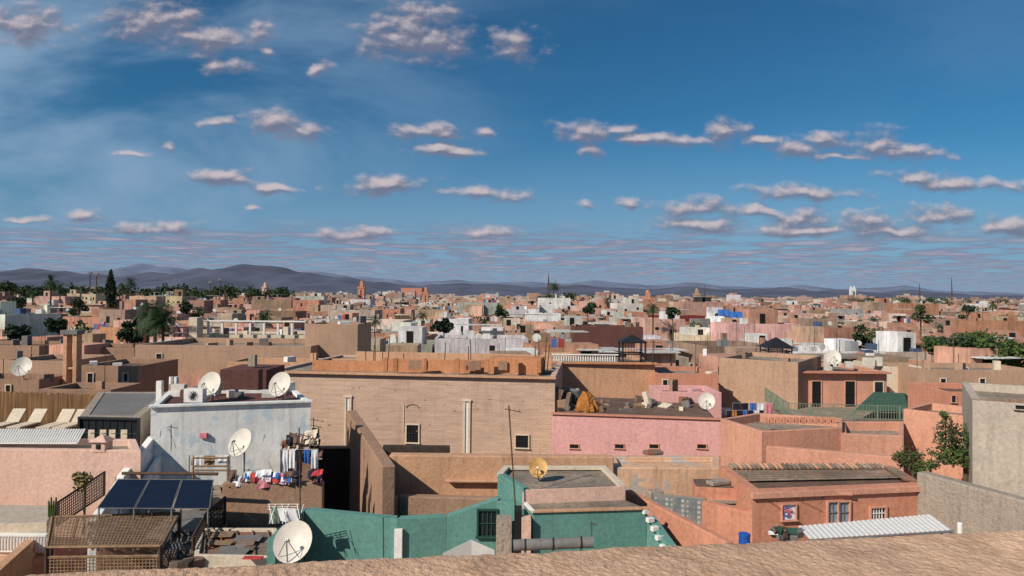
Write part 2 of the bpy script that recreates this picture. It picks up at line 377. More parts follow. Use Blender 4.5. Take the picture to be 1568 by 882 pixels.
# ---------------------------------------------------------------- pink wall house
mb=MB();a=G(846,634,5.5);b=G(1106,643,5.5)
mb.prism(back((a[0]+.05,a[1]+.34),(b[0]-.05,b[1]+.34),7.5),0,E-5.78,'adobe',top='roofbrown')
mb.wall(a,b,.3,0,E-5.5,'pink')
A=Vector((*a,0));B=Vector((*b,0))
mb.box(((a[0]+b[0])/2,(a[1]+b[1])/2+0.1,E-5.5+.02),((B-A).length+.1,0.40,0.06),'salmon2',math.atan2(b[1]-a[1],b[0]-a[0]))
for x in (879,948,1001,1074): window(mb,a,b,x-6,681,x+7,686,'salmon','dark',0.05,0,proud=.04)
mb.obj('pink_house',bevel=0.02)
mb=MB()
q=D(902,628,35);n0=20;b0=len(mb.v)
for j in range(9):
    f=j/8
    for i in range(n0):
        t=2*math.pi*i/n0;rd=(.70-.5*f**1.3)*(1+.25*math.sin(i*2.4+j*.6)*(1-f)+.12*math.sin(i*5.1))
        mb.v.append((q.x+rd*math.cos(t)*.9-.15*f,q.y+rd*math.sin(t)*.8,E-5.78+.95*f+.07*math.sin(i*1.7+j*2)))
for j in range(8):
    for i in range(n0): mb.face((b0+j*n0+i,b0+j*n0+(i+1)%n0,b0+(j+1)*n0+(i+1)%n0,b0+(j+1)*n0+i),'cloth_o')
mb.face(tuple(b0+8*n0+i for i in range(n0)),'cloth_o')
mb.obj('orange_tarpaulin')
mb=MB()
for i in range(40):
    x=R_.uniform(852,890) if i<20 else R_.uniform(915,1060); p=Vector((*G(x,R_.uniform(613,628),5.75),0)); h=R_.uniform(.1,.45 if i>20 else 1.0)
    mb.box((p.x,p.y,E-5.8+h/2),(R_.uniform(.1,.7),R_.uniform(.1,.5),h),R_.choice(['wood','roofgray','darkwood','cream','rust','adobe','metal','darkwood']),R_.uniform(0,3),R_.uniform(-.4,.4))
mb.obj('rooftop_clutter')
# orange house behind
mb=MB();a=G(847,556,4.3);b=G(1003,557,4.3)
mb.house(back(a,b,9),0,E-4.3,'adobelit','roof',0.3,0.3)
mb.box(((a[0]+b[0])/2,a[1]+.05,E-4.28),(b[0]-a[0]+.2,0.5,0.12),'orange')
n=26
for i in range(n):
    x=a[0]+.1+(4.2)*i/n; mb.box((x,a[1]+.6,E-4.02),(0.07,0.1,0.42),'wht')
mb.box((a[0]+2.15,a[1]+.6,E-3.78),(4.4,0.22,0.08),'wht')
mb.obj('orange_house',bevel=0.02)
def gazebo(px,py,d,w,h,zb):
    c=D(px,py,d);mb=MB();k='black'
    for sx in (-1,1):
        for sy in (-1,1): mb.bar((c.x+sx*w/2,c.y+sy*w/2,zb),(c.x+sx*w/2,c.y+sy*w/2,c.z-h),0.06,k,6)
    for z in (c.z-h,zb+.9,zb+.3):
        for s_ in (-1,1):
            mb.bar((c.x-w/2,c.y+s_*w/2,z),(c.x+w/2,c.y+s_*w/2,z),0.05,k,5);mb.bar((c.x+s_*w/2,c.y-w/2,z),(c.x+s_*w/2,c.y+w/2,z),0.05,k,5)
    for i in range(9):
        x=c.x-w/2+w*i/8; mb.bar((x,c.y-w/2,zb),(x,c.y-w/2,c.z-h),0.015,k,4)
    e=w*.62;b0=len(mb.v)
    mb.v+=[(c.x-e,c.y-e,c.z-h),(c.x+e,c.y-e,c.z-h),(c.x+e,c.y+e,c.z-h),(c.x-e,c.y+e,c.z-h),(c.x,c.y,c.z)]
    for i in range(4): mb.face((b0+i,b0+(i+1)%4,b0+4),k)
    mb.face((b0,b0+1,b0+2,b0+3),k)
    mb.obj('metal_gazebo')
gazebo(968,512,46,1.5,0.5,E-4.6)
gazebo(1188,516,60,2.0,0.9,E-5.4)
# ---------------------------------------------------------------- teal house
mb=MB();zt=E-6.2
a=G(467,781,6.2);m1=G(608,795,6.2);b=G(684,791,6.2)
mb.wall(a,m1,0.3,0,zt,'teal');mb.wall(m1,b,0.3,0,zt,'teal')
mb.wall((a[0]-.02,a[1]-2.4),(a[0]-.02,a[1]+.25),.22,0,zt-.02,'teal')  # side wall added to cast a shadow across the teal front
c1=G(762,728,5.4);c2=G(800,752,5.4);c3=G(957,746,5.4);c4=G(927,717,5.4);c5=G(772,717,5.4)
b2=W(762,764,b,(b[0]+1,b[1]));zs=b2.z
mb.wall(b,(c1[0]+.05,b[1]),0.3,0,zt,'teal',z1b=zs)
mb.wall((c1[0],b[1]),(c2[0],c2[1]),0.3,0,E-5.75,'teal')
mb.house([c2,c3,c4,c5,c1],0,E-5.4,'teal','roof',0.05,0.12)
def rim(mb,pts,z,k,t=0.16,h=0.1):
    for i in range(len(pts)-1):
        p=Vector(pts[i]);q=Vector(pts[i+1]);dd=(q-p); mb.box(((p.x+q.x)/2,(p.y+q.y)/2,z),(dd.length+t*.98,t,h),k,math.atan2(dd.y,dd.x))
ir=inset([c2,c3,c4,c5,c1],.09)
rim(mb,[ir[4],ir[3]],E-5.36,'cream',.2,.1);rim(mb,[ir[3],ir[2]],E-5.363,'cream',.2,.1);rim(mb,[ir[2],ir[1]],E-5.366,'cream',.2,.1);rim(mb,[ir[0],ir[4]],E-5.369,'teal',.2,.1)
dv2=(Vector(c3)-Vector(c2)).normalized();n2=Vector((dv2.y,-dv2.x))
mb.prism([Vector(c2)+n2*.03+dv2*.02,Vector(c3)+n2*.03,Vector(c3)+n2*.004,Vector(c2)+n2*.004],E-5.9,E-5.36,'palepink')
s1=G(816,784,5.75);s2=G(990,779,5.75)
mb.prism([s1,s2,(c3[0],c3[1]-.04),(c2[0]+.05,c2[1]-.04)],0,E-5.75,'teal',top='roof')
rim(mb,[(c2[0]+.1,c2[1]-.1),(s1[0],s1[1]-.02)],E-5.72,'wht',.1,.08)
rim(mb,[(s1[0],s1[1]),(s2[0],s2[1])],E-5.73,'adobelit',.14,.06)
for i in range(5):
    q=Vector(s2)+(Vector(G(1022,830,6.3))-Vector(s2))*(i/4.5); mb.box((q.x-.02,q.y,E-5.82-i*.16),(0.2,0.14,0.12),'wht',0.4)
mb.wall(s2,G(1024,832,6.3),0.25,0,E-5.95,'teal',z1b=E-6.4)
window(mb,b,(c1[0],b[1]),733,782,760,820,'greenpaint','glass',0.06,3,'greenpaint')
q=D(772,812,18.7); mb.box((q.x,q.y,q.z-.6),(0.42,0.5,1.9),'stone'); q=D(793,812,18.6); mb.box((q.x,q.y,q.z-.6),(0.2,0.5,2.4),'dark')
q=D(806,812,18.2); mb.box((q.x,q.y+.15,q.z-.4),(0.25,0.4,1.4),'palepink')
q=D(610,830,19.0); mb.box((q.x,q.y+.12,q.z-.6),(0.22,0.3,1.9),'wht')
mb.obj('teal_house',bevel=0.015)
mb=MB();p=D(678,847,17.2);q=D(722,827,17.5);r=D(757,842,17.6)
mb.prism([(p.x,p.y),(q.x,q.y),(r.x,r.y),(q.x,q.y+.4)],E-7,0,'wht',z1s=[p.z,q.z,r.z,q.z-.12]); mb.obj('white_canopy')
mb=MB();p=D(786,835,16.3);q=D(908,830,16.3); mb.bar(p,q,0.13,'roofgray',16)
for t in (.15,.5,.85):
    s=p.lerp(q,t); mb.bar(s-Vector((.02,0,0)),s+Vector((.02,0,0)),0.138,'black',16); mb.bar(s,(s.x,s.y,E-8),0.03,'metal',6)
mb.obj('water_heater_tank')
dish(824,716,20.2,0.55,'dishy',(-0.1,-0.9,0.35),mast=E-5.5)
def antenna(px,py0,py1,d,els,r=0.025,dx=6):
    b=D(px+dx,py1,d);t=D(px,py0,d);mb=MB();mb.bar(b,t,r,'rod',6)
    for (f,l) in els:
        c=b.lerp(t,f); mb.bar(c+Vector((-l*.25,0,0.03)),c+Vector((l*.75,0,-.06)),r*.6,'rod',5)
        for k in range(4):
            e=c+Vector((-l*.2+l*.28*k,0,0)); mb.bar(e+Vector((0,-.12,.06)),e+Vector((0,.12,-.06)),r*.3,'rod',4)
    mb.obj('tv_antenna')
antenna(779,620,776,18.8,((.95,0.45),),.02,10)
antenna(458,655,800,17.5,((.93,.35),),.018,2)
antenna(480,640,700,25,((.95,.5),(.8,.4)),.02,1)
antenna(906,798,835,16.8,((.9,.2),),.012,0)
antenna(262,650,690,23.5,((.9,.3),),.015,0)
antenna(1000,520,560,44,((.9,.8),),.03,0)
antenna(1434,595,625,36,((.9,.4),),.025,0)
# ---------------------------------------------------------------- peeling wall house
mb=MB();a=G(938,716,5.9);b=G(1103,717,5.9)
mb.house([a,b,G(1103,697,5.9),G(930,697,5.9)],0,E-5.9,'peel','peel',0.15,0.3)
w0=G(957,750,6.0);w1=G(1112,830,6.0)
mb.wall(w0,w1,0.22,0,E-6.0,'salmon2')
mb.box((D(1000,700,26).x,26,E-5.85),(.7,.4,.15),'rust',.3);mb.box((D(1005,747,22.5).x,22.8,E-6.5),(0.5,.4,.25),'stone',.3)
mb.prism([w0,w1,(w1[0]+2.5,w1[1]+.5),G(1105,735,6.4),(a[0],a[1])],0,E-7.7,'salmon',top='roof')
mb.obj('peeling_plaster_house',bevel=0.04)
mb=MB();t0=G(1000,757,6.2);t1=G(1080,765,6.2)
mb.wall(t0,t1,0.2,0,E-6.2,'tile',top='stone'); mb.obj('mosaic_tile_wall')
# ---------------------------------------------------------------- salmon house right near
mb=MB();Z=E-5.6
L1=G(1100,713,5.6);L2=G(1152,753,5.6);R2=G(1416,742,5.6);R1=G(1368,713,5.6)
mb.house([L2,R2,R1,L1],0,Z,'salmon2','roofbrown',0.14,0.3)
mb.wall(G(1075,768,6.2),L2,0.25,0,E-6.2,'salmon2')
def tiles(mb,p,q,z,k,step=0.16,out=0.1,r=0.05):
    p=Vector(p);q=Vector(q);n_=int((q-p).length/step);d_=(q-p).normalized();nn=Vector((d_.y,-d_.x))
    for i in range(n_):
        s=p+d_*(step*(i+.5)); mb.bar((s.x-nn.x*.22,s.y-nn.y*.22,z+.05),(s.x+nn.x*out,s.y+nn.y*out,z-.0),r,R_.choice(k),6)
I=[Vector(x) for x in inset([L2,R2,R1,L1],.28)]
tiles(mb,I[3],I[2],Z+.02,['roof','adobelit','rust'],.15,.15,.05);tiles(mb,I[1],I[2],Z+.02,['rust'],.17,.15,.055)
for i in range(16):
    s=I[0].lerp(I[3],.45+.5*i/16);e=I[1].lerp(I[2],.45+.5*i/16); mb.bar((s.x,s.y,Z-.06),(e.x,e.y,Z-.06),0.035,'rust' if i%3 else 'roof',5)
dvv=(Vector(R2)-Vector(L2));rzz=math.atan2(dvv.y,dvv.x);dvn=dvv.normalized()
cm=(Vector(L2)+Vector(R2))/2; mb.box((cm.x+dvn.y*.05,cm.y-dvn.x*.05,Z-.1),(dvv.length+.1,0.14,0.16),'salmon',rzz)
window(mb,L2,R2,1267,768,1282,800,'salmon','blue',0.05,1,'roofgray');window(mb,L2,R2,1284,768,1299,800,'salmon','blue',0.05,1,'roofgray')
window(mb,L2,R2,1333,777,1354,794,'salmon','glass',0.06,4,'wht')
window(mb,L2,R2,1197,772,1217,796,'salmon','cloth_w',0.04,0,'wht')
q=W(1205,783,L2,R2,.05)
for i in range(14): mb.box(q+Vector((R_.uniform(-.17,.17),0.02,R_.uniform(-.2,.2))),(.08,.03,.08),R_.choice(['red','cloth_b','cloth_p']),0,R_.uniform(0,3))
q=W(1283,757,L2,R2,.12)
mb.prism([(q.x-.45,q.y),(q.x+.45,q.y),(q.x+.45,q.y+.2),(q.x-.45,q.y+.2)],q.z-.03,q.z+.05,'salmon')
mb.bar((q.x-.35,q.y+.05,q.z),(q.x-.55,q.y+.05,q.z-.3),.03,'adobe',5)
for x0,x1 in ((1158,1200),(1200,1260)):
    p=W(x0,755,L2,R2,.06);q=W(x1,770+x1*.01,L2,R2,.06);mb.bar(p,q,.008,'black',4)
mb.obj('salmon_house',bevel=0.02)
mb=MB();q=G(1095,747,6.0)
mb.prism([G(1065,745,5.9),G(1128,748,5.9),G(1120,733,5.9),G(1060,733,5.9)],E-6.5,E-5.9,'salmon2',top='roofbrown')
mb.box((q[0]+.1,q[1],E-5.82),(.7,.35,.12),'stone',.4);mb.obj('roof_hatch',bevel=.02)
mb=MB();a=G(1082,768,6.3);b=G(1146,768,6.3)
mb.wall(a,b,0.15,0,E-6.25,'salmon')
window(mb,a,b,1092,770,1132,826,'stone','blue',0.09,0); 
mb.wall(G(1148,770,6.3),G(1140,800,6.6),0.15,0,E-6.3,'salmon');mb.obj('doorway_wall')
mb=MB();q=D(1140,818,17.5);mb.bar((q.x,q.y,q.z-.6),(q.x,q.y,q.z+.02),.14,'bluebarrel',14)
for z in (-.2,-.02):mb.bar((q.x,q.y,q.z+z-.02),(q.x,q.y,q.z+z+.02),.15,'bluebarrel',14)
mb.obj('blue_barrel')
mb=MB();p0=D(1222,806,18.6);p1=D(1425,788,19.4);p2=D(1458,812,17.6);p3=D(1240,826,17.0)
nn=56
for i in range(nn):
    t=i/nn;t2=(i+1)/nn;z=0.02*(i%2);za=0.02*((i+1)%2)
    mb.quad([p0.lerp(p1,t)+Vector((0,0,z)),p0.lerp(p1,t2)+Vector((0,0,za)),p3.lerp(p2,t2)+Vector((0,0,za)),p3.lerp(p2,t)+Vector((0,0,z))],'awn')
for p in (p2,p3): mb.bar(p,(p.x,p.y,E-9),0.04,'metal',6)
mb.bar(p3-Vector((0,0,.03)),p2-Vector((0,0,.03)),.03,'metal',6)
mb.obj('corrugated_awning')
mb=MB()
for i in range(14):
    q=D(R_.uniform(1175,1225),R_.uniform(810,824),18); mb.box(q,(R_.uniform(.1,.5),.15,R_.uniform(.05,.25)),R_.choice(['roofgray','darkwood','wht','metal','greenpaint']),R_.uniform(-.5,.5),R_.uniform(-.6,.6))
mb.obj('stacked_furniture')
# ---------------------------------------------------------------- right side
mb=MB();a=G(1403,722,5.2);b=G(1640,786,5.2)
mb.wall(a,b,0.4,0,E-5.2,'stone');mb.obj('stone_wall',bevel=0.05)
mb=MB()
mb.prism([G(1380,790,6.3),G(1560,830,6.3),(b[0],b[1]+.1),(a[0],a[1]+.1)],0,E-6.3-.9,'salmon2',top='roof')
mb.prism([G(1416,772,6.3),G(1500,806,6.3),G(1510,800,6.3),G(1420,764,6.3)],0,E-6.3,'salmon');
q=D(1470,800,18);mb.bar((q.x,q.y,q.z-.3),(q.x,q.y,q.z),.07,'wht',8);mb.obj('salmon_outbuilding',bevel=.02)
mb=MB();a=G(1489,613,3.3);b=G(1660,625,3.3)
mb.house(back(a,b,6),0,E-3.3,'grayblk','roof',0.3,0.25)
window(mb,a,b,1555,622,1580,626,'grayblk','dark',.03,0)
for i in range(8):
    p=Vector((*G(1492+i*12,613,3.3),E-3.3)); mb.box((p.x+.1,p.y+.1,E-3.36),(.1,.24,.16),'adobe')
mb.obj('grey_tower_house',bevel=0.03)
mb=MB();a=G(1383,626,4.6);b=G(1500,640,4.6)
mb.house(back(a,b,3),0,E-4.6,'salmon','roof',0.3,0.2);mb.obj('salmon_wall_house',bevel=.02)
mb=MB();a=G(1450,600,4.5);b=G(1549,602,4.5)
mb.house(back(a,b,4),0,E-4.5,'salmon2','roofbrown',0.3,0.2);window(mb,a,b,1457,606,1463,616,'salmon','dark',.04,0);mb.obj('small_rooftop_house',bevel=.02)
mb=MB();a=G(1103,641,4.9);m_=G(1166,661,4.9);b=G(1290,655,4.9)
mb.house([a,m_,b,G(1290,640,4.9),G(1160,632,4.9)],0,E-4.9,'salmon','roof',0.35,0.2)
a2=G(1288,664,5.1);b2=G(1384,668,5.1)
mb.house([a2,b2,G(1384,645,5.1),G(1286,645,5.1)],0,E-5.1,'salmon','roof',0.35,0.2)
mb.wall(G(1160,672,5.2),G(1384,712,5.7),.3,0,E-5.45,'salmon')
for i in range(12):
    q=Vector(G(1172+i*9.5,648,4.9)); mb.box((q.x,q.y,E-4.78),(0.15,0.2,0.24),'salmon2')
mb.obj('stepped_salmon_house',bevel=.02)
mb=MB();a=D(1224,568,45);b=D(1358,568,45);Z=a.z
mb.house(back(a,b,7),0,Z,'salmon','roof',0.3,0.25)
window(mb,a,b,1294,584,1309,623,'salmon','dark',.06,1);window(mb,a,b,1243,584,1257,623,'salmon','dark',.06,1);window(mb,a,b,1339,585,1352,607,'cream','glass',.07,2)
mb.box((a.x+2.6,a.y-.2,Z-.05),(6.4,.6,.1),'salmon2')
mb.prism([D(1180,625,38.5),D(1400,640,38.5),(b.x+4,45),(a.x-2,45)],0,E-7.05,'salmon',top='roof')
for x in (1268,1275,1282,1300,1330,1345):
    q=D(x,R_.uniform(550,560),48);mb.box(q,(R_.uniform(.3,.8),.5,R_.uniform(.4,1.2)),R_.choice(['wht','dish','roofgray']),0)
mb.obj('salmon_house_with_doors',bevel=.02)
dish(1276,547,46,1.0,mast=Z-.3)
def fence(name,pts,h,k,step,r=.02,rails=3):
    mb=MB()
    for i in range(len(pts)-1):
        p=Vector(pts[i]);q=Vector(pts[i+1]);n_=max(1,int((q-p).length/step))
        for j in range(n_+1):
            s=p.lerp(q,j/n_); mb.bar(s,s+Vector((0,0,h)),r*(2.2 if j%8==0 else .8),k,4)
        for j in range(rails):
            z=Vector((0,0,h*(.08+.9*j/(rails-1))));mb.bar(p+z,q+z,r,k,4)
    mb.obj(name)
fence('green_metal_fence',[D(1172,614,44),D(1208,640,39),D(1386,644,39.2)],.85,'greenmesh',.16,.022,3)
mb=MB();b0=len(mb.v)
T=[D(1308,628,40),D(1392,630,40),D(1398,612,43),D(1330,612,43),D(1338,600,41.5),D(1385,602,41.5)]
mb.v+=[tuple(t) for t in T]
for f in ((0,1,5,4),(1,2,5),(2,3,4,5),(3,0,4)): mb.face(f,'tent')
for t in T[:4]: mb.bar(t,(t.x,t.y,t.z-1.3),.04,'metal',5)
mb.obj('canvas_tent')
def house_px(name,x0,y0,x1,y1,d,dep,k,roof='roof',par=.3,d2=None,wins=(),bev=.02,extra=None):
    mb=MB();a=D(x0,y0,d);b=D(x1,y1,d2 or d);
    mb.house(back(a,b,dep),0,a.z,k,roof,par,.25)
    for w in wins: window(mb,a,b,*w,'cream','dark',.06,1)
    if extra: extra(mb,a,b)
    for i in range(int((b-a).length*.7)):
        u=R_.random();q=a.lerp(b,u);h=R_.uniform(.15,.9);t=R_.random()
        yy=q.y+R_.uniform(.6,max(.8,dep-.6))
        if t<.75: mb.box((q.x,yy,a.z-par+h/2),(R_.uniform(.2,.9),R_.uniform(.2,.6),h),R_.choice([k,'wht','roofgray','rust','adobe','cream']),R_.uniform(0,3))
        else: mb.bar((q.x,yy,a.z-par),(q.x,yy,a.z+R_.uniform(.5,2)),.025,'rod',5)
    mb.obj(name,bevel=bev)
house_px('tan_house',1101,548,1222,562,47,7,'tan',d2=44)
house_px('reddish_house',1004,572,1100,590,44,5,'salmon2',wins=((1015,582,1022,596),))
house_px('reddish_house',1010,600,1105,604,38,3,'pink',roof='roofred')
house_px('cream_house',1362,562,1420,562,47,6,'cream')
house_px('tan_house',1415,566,1600,572,44,5,'tan',wins=((1440,580,1448,592),(1500,580,1508,592)))
house_px('salmon_row_house',1330,590,1450,594,50,5,'salmon')
dish(1082,614,35.5,.85,mast=E-5.75)
def laundry(x0,x1,y,d,n,h,cols,zb,name='laundry_line'):
    mb=MB();p=D(x0,y,d);q=D(x1,y,d)
    mb.bar((p.x,p.y,zb),p,.02,'metal',5);mb.bar((q.x,q.y,zb),q,.02,'metal',5);mb.bar(p,q,.006,'wht',4)
    for i in range(n):
        s=p.lerp(q,(i+.1)/n);w=(q-p)*(.82/n);hh=h*R_.uniform(.6,1.1)
        mb.sheet(s,w,Vector((0,R_.uniform(-.05,.05),-hh)),cols[i%len(cols)],8,8,.035,i)
    mb.obj(name)
laundry(1122,1184,617,38,5,.75,['cloth_k','cloth_k','cloth_b','cloth_w','cloth_p'],E-6.4)
laundry(1112,1170,628,37,7,.5,['cloth_k','cloth_o','cloth_k','cloth_b','cloth_k','cloth_w'],E-6.6)
# ---------------------------------------------------------------- white house left
mb=MB();a=G(231,622,4.0);b=G(476,614,4.0);Z=E-4.0
mb.house([a,b,G(452,596,4.0),G(258,598,4.0)],0,Z,'white','roofred',0.12,0.2)
dd=Vector(b)-Vector(a);rr=math.atan2(dd.y,dd.x);c=(Vector(a)+Vector(b))/2
mb.box((c.x,c.y+.02,Z-.0),(dd.length+.12,.3,.07),'white',rr)
mb.prism([(a[0],a[1]),(b[0],b[1]),(b[0]+.05,b[1]-1.7),(a[0]+.1,a[1]-1.7)],0,E-6.95,'cream',top='roof')
for i in range(9):
    q=W(R_.uniform(240,470),R_.uniform(640,720),a,b,.01)
    mb.bar(q,q+Vector((R_.uniform(-.3,.3),0,R_.uniform(-.8,-.2))),.006,'metal',4)
mb.box(W(312,667,a,b,.05),(.25,.12,.18),'cloth_p')
mb.obj('white_house',bevel=.02)
mb=MB();p=D(337,566,30);q=D(408,558,30)
mb.prism(back(p,q,2.4),E-4.2,p.z,'roofred');p=D(390,572,29);mb.box((p.x,p.y,E-3.7),(.5,.5,1.1),'roofred')
mb.box((D(383,555,30.5).x,30.8,E-2.95),(.3,.3,.5),'stone')
for i in range(16):
    q=G(R_.uniform(255,440),R_.uniform(599,610),4.05);h=R_.uniform(.1,.55);mb.box((q[0],q[1],E-4.1+h/2),(R_.uniform(.15,.6),.3,h),R_.choice(['wht','roofgray','dish','rust','darkwood']),R_.uniform(0,1))
for x in (262,270):
    q=D(x,600,29);mb.bar((q.x,q.y,E-4.1),(q.x,q.y,E-3.5),.09,'wht',10);
mb.obj('rooftop_stair_house')
dish(320,589,26.2,.98,mast=E-4.1);dish(428,588,26.6,.94,mast=E-4.1);dish(367,677,23.2,.92,aim=(-.35,-.8,.5),mast=E-6.9)
dish(448,829,15.6,.90,aim=(-.1,-.8,.55),mast=E-7.2);dish(33,561,38,1.05,aim=(.15,-.85,.4))
mb=MB();q=D(299,607,25.6);mb.box(q+Vector((0,0,.05)),(.7,.35,.5),'wht');
for i in range(12):
    t=2*math.pi*i/12;mb.bar(q+Vector((0,-.19,.05)),q+Vector((.18*math.cos(t),-.19,.05+.18*math.sin(t))),.012,'black',4)
mb.obj('air_conditioner')
mb=MB();p=G(340,740,6.1);q=G(494,739,6.1)
mb.wall(p,q,.28,0,E-6.1,'adobe')
mb.prism([(p[0]+.1,p[1]+.05),(q[0]-.02,q[1]+.05),(q[0]*1.12,q[1]*1.12),(p[0]-1.2,p[1]+2.6)],0,E-6.95,'roofbrown',top='roof')  # sides in a darker brown that paints in their shade
mb.obj('terrace_parapet',bevel=.03)
laundry(430,487,688,22.9,5,.8,['cloth_w','cloth_w','cloth_k','cloth_b','cloth_w'],E-6.9)
laundry(290,352,697,23.4,3,.45,['cloth_w','wood','cloth_w'],E-6.9)
mb=MB()
for i in range(34):
    x=R_.uniform(352,488);q=D(x,731+R_.uniform(-12,2),22.3);mb.sheet(q,Vector((R_.uniform(.2,.45),0,R_.uniform(-.08,.08))),Vector((0,-.1,-R_.uniform(.15,.35))),R_.choice(['cloth_w','cloth_w','cloth_r','cloth_b','cloth_n','cloth_p','cloth_k']),6,5,.05,i)
mb.obj('drying_clothes')
mb=MB()
for i in range(34):
    x=R_.uniform(432,480);q=D(x,R_.uniform(660,690),24.0);mb.sheet(q,Vector((R_.uniform(.2,.5),0,R_.uniform(-.15,.15))),Vector((0,-.15,-R_.uniform(.15,.4))),R_.choice(['cloth_n','cloth_n','stone','rust','cloth_k','cream']),6,5,.08,i)
q=D(455,688,24.2);mb.box((q.x,q.y+.1,E-6.2),(1.1,.5,1.4),'rust');mb.obj('piled_blankets')
mb=MB();p=D(296,701,23.2);q=D(349,701,23.2)
for z in (0,-.28,-.42): mb.bar(p+Vector((0,0,z)),q+Vector((0,0,z)),.035,'wood',5)
for s in (p,q): mb.bar(s+Vector((0,0,.05)),(s.x,s.y,E-6.9),.035,'wood',5)
for i in range(3):
    qq=D(285+i*10,712,22.9);mb.bar((qq.x,qq.y,E-6.9),(qq.x,qq.y,E-6.4),.12,'bluebarrel' if i==0 else 'wht',10)
mb.obj('wooden_bench')
mb=MB();mb.wall(G(190,728,5.9),G(238,672,5.2),.25,0,E-5.95,'white',z1b=E-5.1);mb.wall(G(150,770,6.0),G(190,728,5.9),.25,0,E-6.5,'white',z1b=E-6.05);
mb.wall(G(222,735,6.2),G(262,668,5.3),.2,0,E-6.3,'white',z1b=E-5.5)
mb.prism([G(150,770,6.0),G(345,775,6.6),(-9.8,24.5),G(238,672,5.2)],0,E-7.3,'adobe',top='roofgray');mb.obj('stepped_white_wall',bevel=.03)
mb=MB();z=Vector((0,0,1))
B0,B1=D(148,778,19.2),D(322,779,19.2);T0,T1=D(180,734,20.9),D(328,735,20.9)
for i in range(3):
    u0=i/3+.008;u1=(i+1)/3-.008
    q=[B0.lerp(B1,u0),B0.lerp(B1,u1),T0.lerp(T1,u1),T0.lerp(T1,u0)]
    mb.quad(q,'solar')
    for k in range(4): mb.bar(q[k],q[(k+1)%4],.014,'roofgray',5)
for u in (0.02,.33,.66,.98):
    t=T0.lerp(T1,u);mb.bar(t,(t.x,t.y,E-7.2),.025,'metal',5);s=B0.lerp(B1,u);mb.bar(s,(s.x,s.y,E-7.2),.025,'metal',5)
p=T0+Vector((0,.25,.12));q=T1+Vector((0,.25,.12));mb.bar(p,q,.05,'rod',8)
mb.obj('solar_panel_array')
def lattice(mb,c00,c10,c11,c01,k,nu,nv,w=.022):
    c00,c10,c11,c01=[Vector(x) for x in (c00,c10,c11,c01)]
    def P(u,v): return c00.lerp(c10,u).lerp(c01.lerp(c11,u),v)
    for i in range(nu+1): mb.bar(P(i/nu,0),P(i/nu,1),w,k,4)
    for j in range(nv+1): mb.bar(P(0,j/nv),P(1,j/nv),w*.9,k,4)
    for (x,y) in (((0,0),(1,0)),((1,0),(1,1)),((1,1),(0,1)),((0,1),(0,0))): mb.bar(P(*x),P(*y),w*2.4,k,5)
mb=MB()
c=[Vector((*G(x,y,6.3),E-6.3)) for x,y in ((72,838),(246,836),(274,786),(80,792))]
lattice(mb,c[0],c[1],c[2],c[3],'wood',34,20,.016)
for i in range(6):
    s=c[0].lerp(c[1],i/5);e=c[3].lerp(c[2],i/5);mb.bar(s-z*.06,e-z*.06,.04,'wood',5)
for s in c: mb.bar(s,(s.x,s.y,E-9),.05,'darkwood',6)
p=c[0]-z*.25;q=c[1]-z*.25;lattice(mb,p-z*.5,q-z*.5,q,p,'wood',32,6,.015)
mb.prism([(c[0].x,c[0].y),(c[1].x,c[1].y),(c[2].x,c[2].y),(c[3].x,c[3].y)],0,E-7.9,'cream',top='roof')
mb.obj('wooden_pergola')
mb=MB();p=D(88,790,19.5);q=D(160,735,22.5)
lattice(mb,(p.x,p.y,E-6.6),(q.x,q.y,E-6.6),(q.x,q.y,E-5.85),(p.x,p.y,E-5.95),'darkwood',26,8,.014)
mb.obj('lattice_fence')
for (p,q) in ((D(296,815,18),D(318,775,20)),(D(318,775,20),D(345,745,21.5))):
    mb=MB();lattice(mb,(p.x,p.y,E-7.2),(q.x,q.y,E-7.2),(q.x,q.y,E-6.35),(p.x,p.y,E-6.35),'darkwood',12,6,.018)
    mb.obj('lattice_fence')
mb=MB()
q=[G(297,850,6.7),G(428,853,6.7),G(424,808,6.7),G(306,808,6.7)]
mb.house(q,0,E-6.7,'cream','rust',.08,.12)
for i in range(5):
    s=Vector(q[0]).lerp(Vector(q[1]),(i+.5)/5);e=Vector(q[3]).lerp(Vector(q[2]),(i+.5)/5);mb.bar((s.x,s.y+.1,E-6.75),(e.x,e.y-.1,E-6.75),.03,'rust',4)
for i in range(9):
    u,v_=R_.uniform(.1,.9),R_.uniform(.15,.85);s=Vector(q[0]).lerp(Vector(q[1]),u).lerp(Vector(q[3]).lerp(Vector(q[2]),u),v_);mb.box((s.x,s.y,E-6.72+i*.003),(R_.uniform(.3,.8),R_.uniform(.25,.6),.03),R_.choice(['rust','roofgray','roofbrown','wood']),R_.uniform(-.2,.2))
mb.box((D(390,833,17.5).x,17.4,E-6.66),(.5,.2,.03),'cloth_r')
q2=[G(236,852,6.9),G(296,852,6.9),G(304,812,6.9),G(262,812,6.9)];mb.house(q2,0,E-6.9,'roofgray','roofgray',.1,.1)
q3=[G(180,878,6.9),G(480,885,6.9),G(470,858,6.9),G(230,856,6.9)];mb.house(q3,0,E-7.2,'cream','roofgray',.1,.1)
for i in range(18):
    s=D(R_.uniform(262,300),R_.uniform(790,850),R_.uniform(17.3,18.6));mb.box((s.x,s.y,E-6.9),(R_.uniform(.1,.5),R_.uniform(.1,.3),R_.uniform(.1,.4)),R_.choice(['darkwood','roofgray','rust','black']),R_.uniform(0,3),R_.uniform(-.4,.4))
mb.obj('rusty_roofed_shed',bevel=.015)
mb=MB()
for x in (412,432,455):
    p=D(x,772,18.5);q=D(x+6,802,18.2);mb.bar(p,q,.012,'wht',5);mb.bar(p+Vector((.18,0,0)),q-Vector((.1,0,0)),.012,'wht',5)
